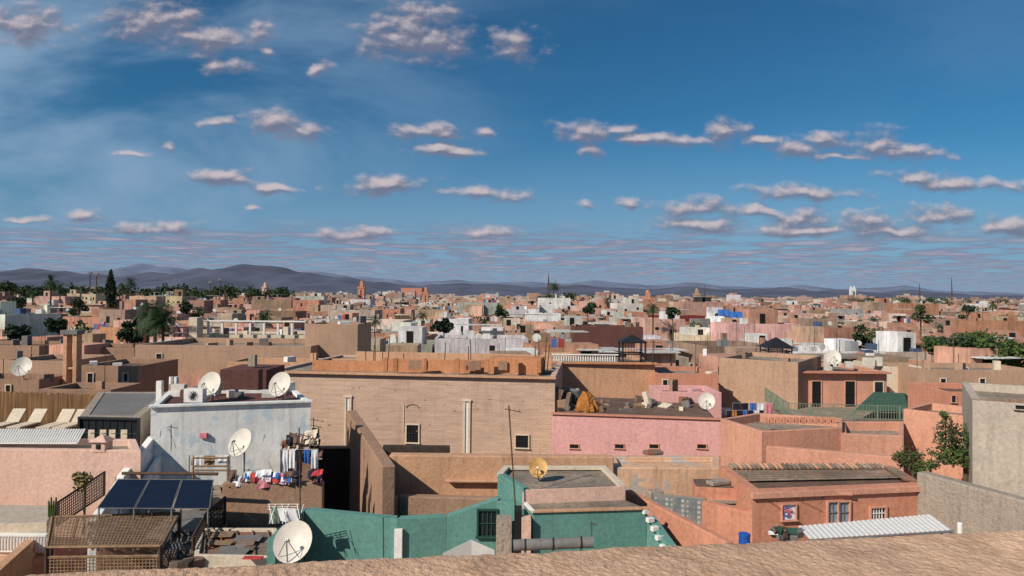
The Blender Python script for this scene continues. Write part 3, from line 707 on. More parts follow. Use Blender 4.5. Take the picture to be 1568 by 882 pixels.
for y in (772,776,780): mb.bar(D(410,y,18.5),D(458,y,18.5),.010,'wht',5)
mb.sheet(D(412,776,18.5),Vector((.28,0,0)),Vector((0,0,-.45)),'greenmesh',6,6,.03,1);mb.sheet(D(424,778,18.4),Vector((.5,0,0)),Vector((.1,0,-.35)),'cloth_w',6,6,.04,2)
mb.obj('drying_rack')
mb=MB()
mb.prism([G(325,815,7.3),G(500,815,7.3),G(494,740,6.1),G(340,741,6.1)],0,E-7.5,'adobe',top='roofgray');mb.obj('low_yard_roof')
mb=MB();a=G(-140,686,5.2);b=G(216,690,5.2)
mb.house([a,b,G(208,672,5.2),G(-140,668,5.2)],0,E-5.2,'palepink','roof',.2,.25)
q=W(151,691,a,b,0);mb.box((q.x,q.y+.2,E-5.1),(.45,.45,.35),'palepink');b0=len(mb.v)
mb.v+=[(q.x-.3,q.y-.1,E-4.925),(q.x+.3,q.y-.1,E-4.925),(q.x+.3,q.y+.5,E-4.925),(q.x-.3,q.y+.5,E-4.925),(q.x,q.y+.2,E-4.7)]
for i in range(4):mb.face((b0+i,b0+(i+1)%4,b0+4),'palepink')
mb.box((q.x,q.y-.03,E-5.08),(.14,.06,.16),'dark')
mb.obj('pale_pink_house',bevel=.02)
mb=MB();q=[G(-120,806,6.6),G(72,800,6.6),G(84,774,6.6),G(-120,770,6.6)]
mb.prism(q,0,E-6.6,'cream',top='grayblk')
for i in range(30):
    s=Vector(G(-60+i*4.6,812,6.75));mb.bar((s.x,s.y,E-7.3),(s.x,s.y,E-6.95),.035,'wht',6)
p=Vector(G(-60,810,6.75));q=Vector(G(76,810,6.75));mb.box(((p.x+q.x)/2,p.y,E-6.9),((q-p).length,.14,.08),'wht');mb.box(((p.x+q.x)/2,p.y,E-7.34),((q-p).length,.14,.08),'wht')
mb.prism([G(-100,890,7.5),G(80,850,7.5),G(84,800,7.3),G(-100,800,7.3)],0,E-7.5,'salmon',top='adobelit')
mb.wall(G(0,874,7.0),G(76,800,6.9),.25,0,E-7.0,'adobelit')
mb.obj('cream_terrace_house',bevel=.015)
mb=MB()
for i in range(40):
    s=Vector(G(-40+i*4.0,684,5.25));e=Vector(G(-28+i*4.0,667,5.25));mb.quad([(s.x,s.y,E-5.12),(s.x+.07,s.y,E-5.12),(e.x+.07,e.y,E-5.0),(e.x,e.y,E-5.0)],'wht')
for y in (668,676,684):
    p=Vector(G(-40,y,5.25));q=Vector(G(118,y,5.25));mb.bar((p.x,p.y,E-5.14),(q.x,q.y,E-5.14),.03,'wht',5)
mb.obj('slatted_awning')
mb=MB();mb.prism([G(-150,672,6.3),G(125,672,6.3),G(160,640,6.3),G(-150,640,6.3)],0,E-6.3,'adobe',top='roofbrown');mb.obj('terrace_floor')
mb=MB();p=D(-120,598,34);q=D(158,599,32.5)
mb.wall(p,q,.08,E-6.4,E-4.85,'reed')
for i in range(150):
    s=p.lerp(q,i/150);mb.bar((s.x,s.y-.03,E-6.3),(s.x,s.y-.03,E-4.85+R_.uniform(-.03,.1)),.028,'reed',5)
mb.obj('reed_fence')
def lounger(px,py,d):
    mb=MB();c=D(px,py,d);c.z=E-6.3
    mb.box(c+Vector((0,0,.32)),(.6,1.3,.07),'cream');mb.box(c+Vector((0.05,.85,.58)),(.6,.75,.07),'cream',0,math.radians(48))
    for x in (-.26,.26):
        for y in (-.55,.5): mb.box(c+Vector((x,y,.15)),(.06,.06,.3),'wood')
        mb.box(c+Vector((x,0,.27)),(.05,1.5,.05),'wood')
    mb.obj('sun_lounger')
for x in (2,36,80,104): lounger(x,650,31)
mb=MB();a=G(122,637,4.7);b=G(214,639,4.7);c_=G(262,600,4.7);d_=G(150,600,4.7)
mb.house([a,b,c_,d_],0,E-4.7,'stone','roofgray',.03,.3)
window(mb,a,b,124,643,212,684,'black','glass',.09,7,'black',.1)
for x in (140,158,172,190): 
    q=W(x,668,a,b,.03);mb.box(q,(.25,.03,.5),'cream')
window(mb,b,c_,219,642,231,680,'roofgray','roofgray',.04,0)
for x in (243,247):q=D(x,585,28.5);mb.box((q.x,q.y,q.z-.5),(.12,.2,1.1),'wht')
mb.obj('glazed_rooftop_room',bevel=.015)
def pergola_x(mb,a,b):
    for i in range(9):
        p=Vector(a).lerp(Vector(b),i/8);mb.box((p.x,p.y-.3,a.z+.6),(.18,.18,1.2),'wht')
    mb.box(((a.x+b.x)/2,a.y-.3,a.z+1.25),((b-a).length,.4,.12),'wht')
house_px('tan_house',207,528,476,532,50,9,'tan',wins=((240,542,248,552),),par=.4)
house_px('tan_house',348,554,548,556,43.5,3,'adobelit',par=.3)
house_px('cream_tower_house',467,496,548,498,52,5,'tan',par=.3)
house_px('cream_house',300,512,470,514,62,6,'cream',par=.2,extra=pergola_x)
house_px('cream_tower_house',289,486,302,486,60,1.2,'cream',par=.1)
house_px('brown_house',0,552,105,556,44,5,'tan','roofbrown')
house_px('brown_house',-80,580,60,582,38,3,'adobe','roofbrown',wins=((10,590,17,600),))
house_px('brown_house',120,560,212,562,42,5,'adobe','roofbrown',wins=((135,572,143,586),(190,572,196,584)))
house_px('brown_house',60,596,170,600,36.5,3,'adobe','roofbrown')
house_px('tan_house',-100,528,60,532,58,6,'adobe','roofbrown')
house_px('brown_house',110,532,206,535,54,5,'adobe','roofbrown')
house_px('maroon_house',880,500,985,502,88,6,'roofred','roofred')
mb=MB()
for x0,x1 in ((101,107),(116,122)):
    p=D(x0,512,40);q=D(x1,512,40);mb.box(((p.x+q.x)/2,40,p.z-1.6),(q.x-p.x,.5,3.4),'adobelit')
p=D(111,506,40);mb.box((p.x,40,p.z-.1),(1.0,.7,.25),'roofgray');mb.box((p.x,40,p.z-2.2),(.5,.4,.12),'adobelit');mb.obj('brick_chimney',bevel=.02)
# ---------------------------------------------------------------- medina city
PAL=[((0.62,0.33,0.235),26),((0.55,0.27,0.175),17),((0.53,0.36,0.25),14),((0.68,0.54,0.41),14),((0.80,0.76,0.70),16),((0.28,0.18,0.12),6),((0.68,0.41,0.33),15),((0.24,0.05,0.045),2),((0.38,0.36,0.33),4),((0.68,0.54,0.34),3),((0.42,0.28,0.20),7)]
pc=[p for p,w in PAL];pw=[w for p,w in PAL]
def pick(r,x,y):
    w=list(pw)
    if x<-0.3*y and y<250: w[1]+=10;w[2]+=10;w[4]=6;w[10]+=12;w[5]+=5
    if abs(x)<0.3*y: w[4]+=14;w[3]+=6
    if x>0.3*y: w[0]+=14;w[6]+=12
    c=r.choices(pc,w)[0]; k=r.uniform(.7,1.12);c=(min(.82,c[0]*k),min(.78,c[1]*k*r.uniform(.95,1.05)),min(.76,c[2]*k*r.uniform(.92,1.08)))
    h=min(.5,max(0,(y-200)/2000));return tuple(c[i]*(1-h)+(.44,.385,.39)[i]*h for i in range(3))  # distance haze mixed into the colour of far houses
def city_house(mb,x,y,w,d,z,ang,r,lod):
    ca,sa=math.cos(ang),math.sin(ang)
    def T(u,v): return (x+u*ca-v*sa,y+u*sa+v*ca)
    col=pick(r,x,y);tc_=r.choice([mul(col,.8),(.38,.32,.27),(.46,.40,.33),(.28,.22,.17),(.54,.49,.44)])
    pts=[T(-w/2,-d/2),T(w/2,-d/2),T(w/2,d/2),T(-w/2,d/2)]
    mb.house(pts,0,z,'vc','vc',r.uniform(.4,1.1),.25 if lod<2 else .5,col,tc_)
    def bx(u,v,su,sv,z0,h,c): p=T(u,v);mb.box((p[0],p[1],z0+h/2),(su,sv,h),'vc',ang,0,c)
    zr=z-.5
    for rep in range(1 if lod<2 else 2):
      if r.random()<.6:
        sw,sd,h=r.uniform(2,min(5,w*.6)),r.uniform(2,4),r.uniform(1.4,2.6);u,v=r.uniform(-w/2+sw/2,w/2-sw/2),r.uniform(-d/2+sd/2+.1,d/2-sd/2)
        c2=col if r.random()<.5 else pick(r,x,y);bx(u,v,sw,sd,zr,h,c2)
        if lod<2 and r.random()<.6: bx(u+r.uniform(-.5,.5),v-sd/2-.01,.8,.06,zr+.1,min(1.8,h-.3),(.02,.018,.016))
    if lod<2:
        if r.random()<.45:
            sw=r.uniform(2,w*.6);bx(r.uniform(-w/2+sw/2,w/2-sw/2),-d/2-.6,sw,1.3,0,z-r.uniform(.6,2.0),pick(r,x,y))
        nw=r.randint(0,4)
        for i in range(nw):
            u=-w/2+w*(i+r.uniform(.3,.7))/nw;hh=r.uniform(.4,1.2);bx(u,-d/2-.015,r.uniform(.3,.8),.06,z-r.uniform(1.7,2.8),hh,(.02,.018,.016))
        for i in range(r.randint(2,9) if lod==0 else r.randint(1,6)):
            t=r.random();u,v=r.uniform(-w/2+.5,w/2-.5),r.uniform(-d/2+.5,d/2-.5)
            if t<.11:
                p=T(u,v);h=r.uniform(.6,1.4);cz=zr+h;mb.bar((p[0],p[1],zr),(p[0],p[1],cz),.03,'vc',4,col=(.3,.3,.3))
                b0=len(mb.v);n_=10;rr=r.uniform(.3,.5);a_=r.uniform(-.5,.3)
                for j in range(n_):
                    q=2*math.pi*j/n_;mb.v.append((p[0]+rr*math.cos(q)*math.cos(a_),p[1]-.1-rr*math.cos(q)*math.sin(a_)+rr*math.sin(q)*.4,cz+rr*math.sin(q)*.9))
                mb.face(tuple(range(b0,b0+n_)),'vc',(.55,.52,.47))
            elif t<.26: bx(u,v,.9,.9,zr,r.uniform(.8,1.3),r.choice([(.65,.64,.6),(.08,.12,.22),(.3,.3,.3)]))
            elif t<.45: bx(u,v,.5,.5,zr,r.uniform(1,2.0),col)
            elif t<.75: bx(u,v,r.uniform(.3,1.8),r.uniform(.3,1),zr,r.uniform(.2,.9),r.choice([(.1,.08,.07),(.6,.55,.5),(.3,.2,.12),(.25,.25,.26),(.5,.25,.15)]))
            else:
                p=T(u,v);h=r.uniform(1.5,3.5);mb.bar((p[0],p[1],zr),(p[0],p[1],zr+h),.03,'vc',4,col=(.1,.09,.08))
        if r.random()<.2:
            u=r.uniform(-w/2+1,w/2-2.5);
            for i in range(r.randint(2,5)): bx(u+i*.75,-d/2+.6,.6,.03,zr+.5,.9,r.choice([(.7,.7,.72),(.4,.08,.07),(.1,.17,.4),(.02,.02,.04),(.5,.45,.4)]))
        if r.random()<.25:
            bx(r.uniform(-1,1),0,r.uniform(3,w*.8),r.uniform(2,d*.5),zr+1.9,.08,r.choice([(.6,.58,.55),(.3,.25,.2),(.68,.66,.63)]))
r=random.Random(21)
y=54.0;far=MB();mid=MB()
while y<3200:
    stp=max(8.5,.03*y);half=.82*y+30;x=-half+r.uniform(0,8)
    while x<half:
        s=1+min(y,2000)/2000;w=r.uniform(4.5,12)*s;d=min(stp,r.uniform(6,10)*s)*1.0
        if r.random()>(.07 if y<150 else .09):
            ang=.35*mn.noise(Vector((x*.01,y*.01,3)))+r.uniform(-.06,.06)
            if y<66: z=r.uniform(7.0,8.6)
            elif y<200: z=r.uniform(6.0,9.4)+(r.random()<.1)*2
            elif y<600: z=r.uniform(6.0,10.5)+(r.random()<.14)*3.5
            else: z=r.uniform(7,13)+(r.random()<.15)*r.uniform(2,7)
            yy=y+r.uniform(-2,2)
            if y<105:
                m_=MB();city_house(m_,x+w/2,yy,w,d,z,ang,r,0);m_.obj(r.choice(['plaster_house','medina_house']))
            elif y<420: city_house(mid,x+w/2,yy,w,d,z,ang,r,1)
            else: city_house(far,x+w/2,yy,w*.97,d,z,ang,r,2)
        x+=w+(r.random()<.15)*r.uniform(1,4)
    y+=stp*r.uniform(1.0,1.15)
mid.obj('medina_houses');far.obj('distant_city_houses')
m_=MB()
yy=15.0
while yy<54:
    x=-.8*yy-8
    while x<.8*yy+8:
        w=r.uniform(5,9)
        if not (x+w>-9 and x<-3.2 and yy<31): m_.house([(x,yy),(x+w-.05,yy),(x+w-.05,yy+6),(x,yy+6)],0,r.uniform(4.6,5.6)+(yy>34)*1.2,'vc','vc',.4,.2,pick(r,x,yy),(.25,.2,.16))
        x+=w
    yy+=6.3
m_.obj('low_courtyard_roofs')
mb=MB()
for x,y_,d,c in ((1108,474,150,'cloth_b'),(1126,477,140,'cloth_b'),(1096,484,130,'cloth_w'),(1150,486,125,'cloth_w'),(1160,480,128,'cloth_r'),(1138,492,120,'cloth_k'),(1500,500,110,'cloth_w')):
    p=D(x-9,y_,d);mb.sheet(p,Vector((2.6,0,0)),Vector((0,-.6,-1.3)),c,8,5,.15,x)
mb.obj('rooftop_laundry')
# ---------------------------------------------------------------- towers & masts
def minaret(px,py,d,w,k,name='minaret'):
    t=D(px,py,d);mb=MB();h=t.z;x,y_=t.x,d
    mb.prism([(x-w/2,y_-w/2),(x+w/2,y_-w/2),(x+w/2,y_+w/2),(x-w/2,y_+w/2)],0,h-w*1.3,k)
    mb.prism([(x-w*.56,y_-w*.56),(x+w*.56,y_-w*.56),(x+w*.56,y_+w*.56),(x-w*.56,y_+w*.56)],h-w*1.3,h-w*1.15,k)
    for i in range(5):
        for s in (-1,1): mb.box((x-w*.5+w*i/4,y_+s*w*.5,h-w*1.05),(w*.12,w*.12,w*.2),k)
    mb.prism([(x-w*.25,y_-w*.25),(x+w*.25,y_-w*.25),(x+w*.25,y_+w*.25),(x-w*.25,y_+w*.25)],h-w*1.15,h-w*.35,k)
    b0=len(mb.v);
    for j in range(4):
        for i in range(8):
            a_=2*math.pi*i/8;f=j/3*math.pi/2;mb.v.append((x+w*.24*math.cos(f)*math.cos(a_),y_+w*.24*math.cos(f)*math.sin(a_),h-w*.35+w*.3*math.sin(f)))
    for j in range(3):
        for i in range(8): mb.face((b0+j*8+i,b0+j*8+(i+1)%8,b0+(j+1)*8+(i+1)%8,b0+(j+1)*8+i),k)
    mb.bar((x,y_,h-w*.1),(x,y_,h+w*.3),w*.02,'rod',4)
    for zf in (.25,.5,.75): mb.box((x,y_-w/2-.03,(h-w*1.3)*(.5+.5*zf)),(w*.18,.1,w*.4),'dark')
    mb.obj(name)
minaret(554,429,640,6,'salmon2');minaret(992,443,420,5,'salmon2');minaret(1067,441,600,5,'tan');minaret(1303,438,900,3,'wht');minaret(1308,438,905,3,'wht');minaret(406,432,600,4,'palepink');minaret(652,439,500,4,'salmon2')
house_px('red_hall',614,441,646,442,900,25,'salmon2')
def mast(px,py,d,w):
    t=D(px,py,d);mb=MB()
    for sx,sy in ((-1,-1),(1,-1),(0,1)): mb.bar((t.x+sx*w,d+sy*w,0),(t.x,d,t.z),w*.14,'rod',4)
    n=14
    for i in range(n):
        z0=t.z*i/n;f=1-i/n;f1=1-(i+1)/n;mb.bar((t.x-w*f,d-w*f,z0),(t.x+w*f1,d-w*f1,t.z*(i+1)/n),w*.08,'rod',3);mb.bar((t.x+w*f,d-w*f,z0),(t.x-w*f1,d-w*f1,t.z*(i+1)/n),w*.08,'rod',3)
    mb.obj('radio_mast')
mast(840,419,650,2.2);mast(1408,434,700,1.6);mast(1457,425,900,1.8);mast(1079,436,500,.8)
for (px,py,d) in ((138,418,300),(148,420,310),(322,432,300),(337,428,280),(935,448,250)):
    t=D(px,py,d);mb=MB();mb.bar((t.x,d,0),t,d*.0007,'rod',6);mb.box(t,(d*.005,d*.002,d*.003),'roofgray');mb.obj('lamp_pole')
# ---------------------------------------------------------------- vegetation
def leaves(mb,c,rx,ry,rz,n,ls,k,rr):
    for i in range(n):
        while True:
            p=Vector((rr.uniform(-1,1),rr.uniform(-1,1),rr.uniform(-1,1)))
            if .25<p.length<1: break
        if mn.noise(p*2.1+Vector(c)*.37)<-.12: continue
        q=Vector((c[0]+p.x*rx,c[1]+p.y*ry,c[2]+p.z*rz));a_=Vector((rr.gauss(0,1),rr.gauss(0,1),rr.gauss(0,1))).normalized();b_=a_.orthogonal().normalized()
        s=ls*rr.uniform(.5,1.3);mb.quad([q-a_*s,q+b_*s*.5,q+a_*s,q-b_*s*.5],k)
def tree(name,px,py,d,rad,n,ls,zb,k='leaf',clumps=7):
    c=D(px,py,d);mb=MB();rr=random.Random(int(px));mb.bar((c.x,c.y,zb),(c.x,c.y,c.z-rad*.4),rad*.1,'bark',7,rad*.06)
    for i in range(clumps):
        o=Vector((rr.uniform(-.7,.7),rr.uniform(-.6,.6),rr.uniform(-.5,.6)))*rad;e=c+o
        mb.bar((c.x,c.y,c.z-rad*.5),e,rad*.05,'bark',5,rad*.015);q=rr.uniform(.35,.55)*rad
        leaves(mb,e,q,q,q*.8,n//clumps,ls,k if rr.random()<.75 else 'leafd',rr)
    mb.obj(name)
tree('leafy_tree',1478,680,24.5,1.1,3800,.07,3,clumps=9);tree('garden_shrub',1398,712,22.5,.62,1600,.05,8,clumps=7);tree('garden_shrub',1425,706,23,.5,900,.05,8)
tree('climbing_plant',1448,640,27,.35,400,.05,8)
tree('dry_shrub',130,738,21,.45,500,.06,6.6,'dry')
for x,y_,d,rd in ((1455,542,56,1.9),(1490,540,55,2.1),(1525,542,54,2.3),(1555,546,54,2.2),(1510,530,70,2.2),(1440,535,62,1.6),(1325,517,75,1.5),(195,508,66,1.4),(30,516,66,1.3),(90,498,85,1.5),(680,499,80,1.1),(770,478,110,1.3),(900,472,120,1.4),(1030,480,110,1.2),(1410,480,120,1.9),(1480,478,130,1.8),(290,470,140,1.8),(120,470,130,2.0),(20,468,130,2.0)):
    tree('leafy_tree',x,y_,d,rd,1500,.22,3,'leafd' if (x<600 or x%20==0) else 'leaf')
def palm(px,py,d,cr,k='palm',nf=44,droop=1.0):
    c=D(px,py,d);mb=MB();rr=random.Random(int(px*3));mb.bar((c.x,c.y,0),c,cr*.09,'bark',8,cr*.07)
    for i in range(nf):
        a_=rr.uniform(0,6.283);el=rr.uniform(-.5,1.35);Lf=cr*rr.uniform(.8,1.1);p=c.copy();dr=Vector((math.cos(a_)*math.cos(el),math.sin(a_)*math.cos(el),math.sin(el)));seg=9
        side=Vector((-math.sin(a_),math.cos(a_),0))
        for s in range(seg):
            q=p+dr*(Lf/seg);w=Lf*.20*math.sin(math.pi*(s+1.2)/(seg+1.5))
            for sg in (-1,1):
                for t in (.0,.5):
                    b=p.lerp(q,t);mb.quad([b,b+dr*Lf*.035,b+side*sg*w+dr*w*.7-Vector((0,0,w*.4))],k)
            p=q;dr=(dr+Vector((0,0,-.22*droop))).normalized()
    mb.obj('palm_tree')
palm(238,480,60,2.2,nf=90,droop=1.3);palm(226,492,61,1.9,nf=60,droop=1.3);palm(250,494,59,1.8,nf=60)
palm(78,432,210,3.4);palm(200,432,260,3.0);palm(383,443,330,3.6);palm(405,485,72,1.3);palm(848,438,320,3.6,nf=60);palm(1000,471,110,1.7);palm(574,490,80,1.1);palm(352,446,400,3.5);palm(188,437,280,3);palm(92,440,230,3);palm(1388,460,300,3);palm(648,482,130,1.5)
for x,y_,d in ((460,462,260),(930,460,260),(1520,466,220),(300,452,240),(50,450,220)): palm(x,y_,d,2.4,nf=36)
mb=MB();c=D(170,436,230);rr=random.Random(4)
for i in range(22):
    f=i/21;rd=1.75*math.sin(math.pi*min(1,(1-f)*.78+.06));leaves(mb,(c.x+rr.uniform(-.2,.2),c.y,c.z-8+f*12.2),rd,rd,1.2,170,.4,'leafd',rr)
mb.bar((c.x,c.y,0),(c.x,c.y,c.z-6),.3,'bark',6);mb.obj('cypress_tree')
mb=MB();rr=random.Random(9)
def dtree(px,d,rd,zc):
    v=ray(px,450);t=d/v.y;x=v.x*t
    mb.bar((x,d,0),(x,d,zc),rd*.1,'bark',4)
    for i in range(5): leaves(mb,(x+rr.uniform(-.8,.8)*rd,d+rr.uniform(-.5,.5)*rd,zc+rr.uniform(-.3,.35)*rd),rd*.7,rd*.7,rd*.5,34,rd*.2,rr.choice(['leafd','leafd','leaf']),rr)
for i in range(230): dtree(rr.uniform(-30,440),rr.uniform(320,720),rr.uniform(2.5,5),rr.uniform(12,17))
for i in range(130): dtree(rr.uniform(380,1600),rr.uniform(450,1600),rr.uniform(2,5),rr.uniform(9.5,14.5))
for i in range(75): dtree(rr.uniform(1300,1600),rr.uniform(450,1000),rr.uniform(3,5),rr.uniform(11,15.5))
for i in range(14): dtree(rr.uniform(830,900),rr.uniform(280,360),rr.uniform(1.8,3.2),rr.uniform(11,14))
for i in range(60): dtree(rr.uniform(-20,1600),rr.uniform(110,300),rr.uniform(1.0,1.8),rr.uniform(8,10))
mb.obj('distant_trees')
mb=MB();q=D(80,775,19.3)
for i in range(4): mb.bar(q+Vector((i*.05-.08,0,-.3)),q+Vector((i*.07-.1,0,.15+.1*(i%2))),.035,'leaf',8,.02)
mb.obj('potted_cactus')
# ---------------------------------------------------------------- mountains
def ridge(name,prof,d,col,seed,dep):  # col is bluish: aerial haze is put into the base colour
    m=simple(name+'_hazed_rock',col,.95,var=.3,scale=.0012);M[name]=m;mb=MB();nx=420;ny=22
    x0,x1=prof[0][0],prof[-1][0]
    def top(px):
        for i in range(len(prof)-1):
            if prof[i][0]<=px<=prof[i+1][0]:
                t=(px-prof[i][0])/(prof[i+1][0]-prof[i][0]);t=t*t*(3-2*t);return prof[i][1]*(1-t)+prof[i+1][1]*t
        return prof[-1][1]
    for j in range(ny+1):
        f=j/ny
        for i in range(nx+1):
            px=x0+(x1-x0)*i/nx;P=D(px,top(px),d);X=P.x;h=P.z+d*.0016*mn.fractal(Vector((px*.03,seed,0)),1,2,5)
            yy=d-dep*(1-f);k=f**1.2
            nz=mn.fractal(Vector((X/900+seed,yy/900,0)),1,2.1,5)*(1-abs(2*f-1)**2)*.35
            mb.v.append((X,yy,max(-5,h*(k+nz*.8*(1-f)+nz*.2))))
    for j in range(ny):
        for i in range(nx):
            o=j*(nx+1)+i;mb.face((o,o+1,o+nx+2,o+nx+1),name)
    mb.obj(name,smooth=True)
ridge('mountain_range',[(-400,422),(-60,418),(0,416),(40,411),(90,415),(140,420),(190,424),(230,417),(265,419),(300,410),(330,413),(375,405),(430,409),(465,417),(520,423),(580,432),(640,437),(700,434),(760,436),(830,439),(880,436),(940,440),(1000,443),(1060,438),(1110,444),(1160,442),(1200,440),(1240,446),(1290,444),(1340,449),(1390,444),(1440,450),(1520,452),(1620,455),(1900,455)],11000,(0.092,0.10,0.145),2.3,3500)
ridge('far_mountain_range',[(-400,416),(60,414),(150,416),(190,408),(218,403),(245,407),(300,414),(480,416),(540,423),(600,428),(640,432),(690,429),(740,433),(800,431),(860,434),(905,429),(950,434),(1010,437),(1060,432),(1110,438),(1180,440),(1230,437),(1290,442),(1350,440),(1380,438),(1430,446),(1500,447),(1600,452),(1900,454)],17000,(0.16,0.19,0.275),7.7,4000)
# ---------------------------------------------------------------- sun, camera, world
sd=Vector((0.88,0.80,-0.86)).normalized()
s=bpy.data.lights.new('sun','SUN');s.energy=4.6;s.angle=math.radians(.5);s.color=(1,.92,.80)
so=bpy.data.objects.new('sun',s);so.rotation_euler=sd.to_track_quat('-Z','Y').to_euler();bpy.context.scene.collection.objects.link(so)
cam=bpy.data.cameras.new('camera');cam.lens=24;cam.sensor_width=36;cam.clip_end=80000;cam.clip_start=.05
co=bpy.data.objects.new('camera',cam);co.matrix_world=Matrix.Translation(C)@ROT.to_4x4();bpy.context.scene.collection.objects.link(co);bpy.context.scene.camera=co
w=bpy.data.worlds.new('World');bpy.context.scene.world=w;w.use_nodes=True;nt=w.node_tree
for n in list(nt.nodes): nt.nodes.remove(n)
out=nt.nodes.new('ShaderNodeOutputWorld');sky=nt.nodes.new('ShaderNodeTexSky');sky.sky_type='NISHITA';sky.sun_disc=False
el=math.asin(-sd.z);az=math.atan2(-sd.x,-sd.y);sky.sun_elevation=el;sky.sun_rotation=az%(2*math.pi)
sky.air_density=1.0;sky.dust_density=.5;sky.ozone_density=3.0
bg=nt.nodes.new('ShaderNodeBackground');bg.inputs[1].default_value=.06
L(nt,mixc(nt,1.0,sky.outputs[0],(.34,.90,1.16),'MULTIPLY'),bg.inputs[0])
tc=nt.nodes.new('ShaderNodeTexCoord').outputs['Generated'];sp=nt.nodes.new('ShaderNodeSeparateXYZ');L(nt,tc,sp.inputs[0])
def mth(op,a,b=None,c=None):
    n=nt.nodes.new('ShaderNodeMath');n.operation=op
    for i,v in enumerate((a,b,c)):
        if v is None: continue
        if isinstance(v,(int,float)): n.inputs[i].default_value=v
        else: L(nt,v,n.inputs[i])
    return n.outputs[0]
ys=mth('MAXIMUM',sp.outputs[1],.04);u=mth('DIVIDE',sp.outputs[0],ys);v=mth('DIVIDE',sp.outputs[2],ys)
cb=nt.nodes.new('ShaderNodeCombineXYZ');L(nt,u,cb.inputs[0]);L(nt,v,cb.inputs[1]);uv=cb.outputs[0]
CL=[(630,44,66,36),(600,60,44,24),(672,68,46,26),(787,67,38,20),(235,32,80,28),(320,60,52,20),(392,50,26,16),(402,80,16,9),(338,101,32,9),(487,106,15,10),(40,42,60,30),(425,186,40,18),(452,200,34,14),(327,186,26,6),(640,201,46,9),(680,206,30,7),(685,230,42,8),(743,203,18,6),
(900,203,44,14),(945,196,34,10),(985,212,46,8),(1048,215,54,9),(1108,203,38,15),(915,231,26,9),(1172,216,28,7),(1225,227,42,13),(1262,215,36,12),(1348,222,40,18),(1382,232,42,12),(1430,235,28,8),(1290,241,54,6),(335,271,42,13),(375,280,28,8),(425,290,42,6),(592,285,58,13),(745,298,58,9),
(895,313,16,6),(957,314,18,7),(1400,273,46,11),(1470,283,66,10),(1550,285,46,9),(1230,295,74,10),(1068,319,54,12),(1060,343,62,11),(1160,325,46,9),(1230,334,56,12),(1240,352,84,9),(1330,337,48,13),(1440,330,56,13),(1370,355,84,10),(1550,345,56,14),(135,329,28,8),(255,226,14,6),(203,235,20,4),(388,318,12,4),(36,338,30,5),(545,359,50,11),(740,355,42,9),(240,350,60,9)]
g=bpy.data.node_groups.new('cumulus_field','ShaderNodeTree');g.interface.new_socket('P',in_out='INPUT',socket_type='NodeSocketVector');g.interface.new_socket('F',in_out='OUTPUT',socket_type='NodeSocketFloat')
gi=g.nodes.new('NodeGroupInput');go=g.nodes.new('NodeGroupOutput')
dn=g.nodes.new('ShaderNodeTexNoise');dn.noise_dimensions='2D';dn.inputs['Scale'].default_value=20;dn.inputs['Detail'].default_value=1;g.links.new(gi.outputs[0],dn.inputs['Vector'])
va=g.nodes.new('ShaderNodeVectorMath');va.operation='MULTIPLY_ADD';g.links.new(dn.outputs['Color'],va.inputs[0]);va.inputs[1].default_value=(.044,.014,0);g.links.new(gi.outputs[0],va.inputs[2])
vb=g.nodes.new('ShaderNodeVectorMath');vb.operation='ADD';g.links.new(va.outputs[0],vb.inputs[0]);vb.inputs[1].default_value=(-.022,-.007,0)
vm=g.nodes.new('ShaderNodeVectorMath');vm.operation='MULTIPLY';g.links.new(vb.outputs[0],vm.inputs[0]);vm.inputs[1].default_value=(1,1,0)
cur=None
for (px,py,rx,ry) in CL:
    rx*=1.12;ry*=1.25
    vv=ray(px,py);cu,cv=vv.x/vv.y,vv.z/vv.y;ix,iy=F/rx,F/ry
    n=g.nodes.new('ShaderNodeVectorMath');n.operation='MULTIPLY_ADD';g.links.new(vm.outputs[0],n.inputs[0]);n.inputs[1].default_value=(ix,iy,0);n.inputs[2].default_value=(-cu*ix,-cv*iy,0)
    l=g.nodes.new('ShaderNodeVectorMath');l.operation='LENGTH';g.links.new(n.outputs[0],l.inputs[0])
    if cur is None: cur=l.outputs['Value']
    else:
        m=g.nodes.new('ShaderNodeMath');m.operation='MINIMUM';g.links.new(cur,m.inputs[0]);g.links.new(l.outputs['Value'],m.inputs[1]);cur=m.outputs[0]
mp=g.nodes.new('ShaderNodeVectorMath');mp.operation='MULTIPLY';g.links.new(gi.outputs[0],mp.inputs[0]);mp.inputs[1].default_value=(24,44,0)
nn=g.nodes.new('ShaderNodeTexNoise');nn.noise_dimensions='2D';nn.inputs['Scale'].default_value=1;nn.inputs['Detail'].default_value=4;nn.inputs['Roughness'].default_value=.55;g.links.new(mp.outputs[0],nn.inputs['Vector'])
m=g.nodes.new('ShaderNodeMath');m.operation='MULTIPLY_ADD';g.links.new(nn.outputs[0],m.inputs[0]);m.inputs[1].default_value=2.0;m.inputs[2].default_value=-.02
m2=g.nodes.new('ShaderNodeMath');m2.operation='SUBTRACT';g.links.new(m.outputs[0],m2.inputs[0]);g.links.new(cur,m2.inputs[1]);g.links.new(m2.outputs[0],go.inputs[0])
def grp(vec):
    n=nt.nodes.new('ShaderNodeGroup');n.node_tree=g;L(nt,vec,n.inputs[0]);return n.outputs[0]
off=nt.nodes.new('ShaderNodeVectorMath');off.operation='ADD';L(nt,uv,off.inputs[0]);off.inputs[1].default_value=(-.004,.008,0)
F1=grp(uv);F2=grp(off.outputs[0])
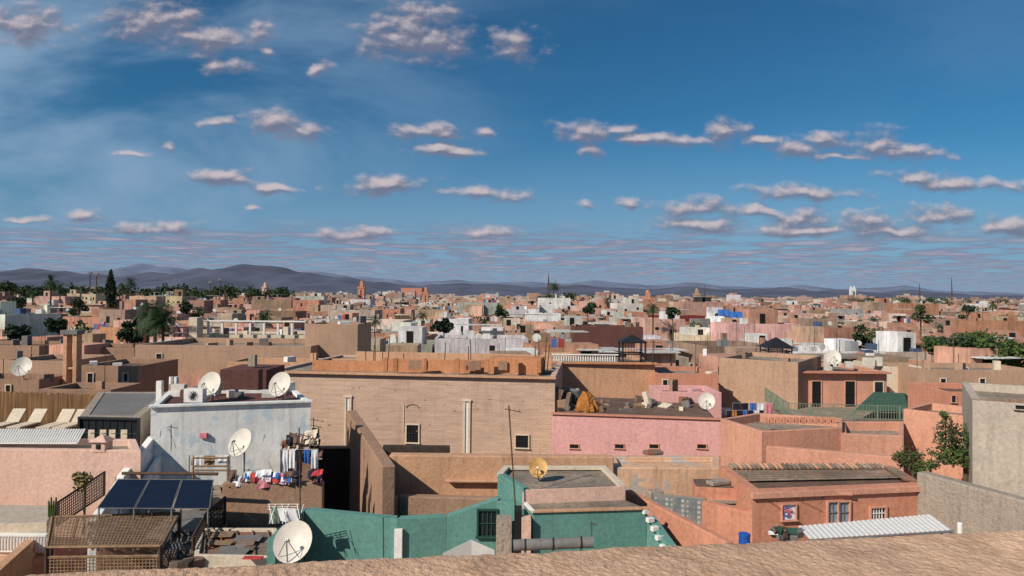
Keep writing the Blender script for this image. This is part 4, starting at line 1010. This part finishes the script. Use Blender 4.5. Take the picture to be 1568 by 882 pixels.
dens=maprange(nt,F1,-.40,.78,0,1,True);lit=maprange(nt,mth('SUBTRACT',F1,F2),-.25,.95,0,1,True)
vz=mth('MAXIMUM',v,.012);qx=mth('DIVIDE',u,vz);qy=mth('DIVIDE',1.0,vz)
c2=nt.nodes.new('ShaderNodeCombineXYZ');L(nt,qx,c2.inputs[0]);L(nt,qy,c2.inputs[1]);c2.inputs[2].default_value=4.2
ln=noise_node(nt,c2.outputs[0],.85,4,.58,0,'2D');low=maprange(nt,ln.outputs[0],.38,.58,0,1,True)
lowm=mth('MULTIPLY',mth('MULTIPLY',low,maprange(nt,v,.076,.118,1,0,True)),maprange(nt,v,.0,.035,.6,.95))
wv=noise_node(nt,mapping(nt,uv,(1.8,4.5,1)),1.0,5,.58,.25,'2D')
wl=maprange(nt,u,-.75,.15,1.0,.12,True)
veil=mth('MULTIPLY',maprange(nt,wv.outputs[0],.34,.68,0,1,True),wl)
veil=mth('MAXIMUM',veil,mth('MULTIPLY',maprange(nt,v,.0,.27,.95,0,True),.92))
bgv=nt.nodes.new('ShaderNodeBackground');bgv.inputs[0].default_value=(.235,.365,.53,1)
bgc=nt.nodes.new('ShaderNodeBackground');L(nt,mixc(nt,lit,(.17,.185,.27),(.60,.52,.54)),bgc.inputs[0])
bgl=nt.nodes.new('ShaderNodeBackground');L(nt,mixc(nt,maprange(nt,ln.outputs[0],.48,.70),(.185,.21,.315),(.37,.36,.45)),bgl.inputs[0])
def mixs(f,a,b):
    n=nt.nodes.new('ShaderNodeMixShader');L(nt,f,n.inputs[0]);L(nt,a,n.inputs[1]);L(nt,b,n.inputs[2]);return n.outputs[0]
fr=maprange(nt,sp.outputs[1],.0,.15)
s_=mixs(veil,bg.outputs[0],bgv.outputs[0]);s_=mixs(lowm,s_,bgl.outputs[0]);s_=mixs(mth('MULTIPLY',mth('MULTIPLY',dens,.90),fr),s_,bgc.outputs[0])
L(nt,s_,out.inputs[0])
sc=bpy.context.scene;sc.view_settings.view_transform='Standard';sc.view_settings.look='None';sc.view_settings.exposure=0
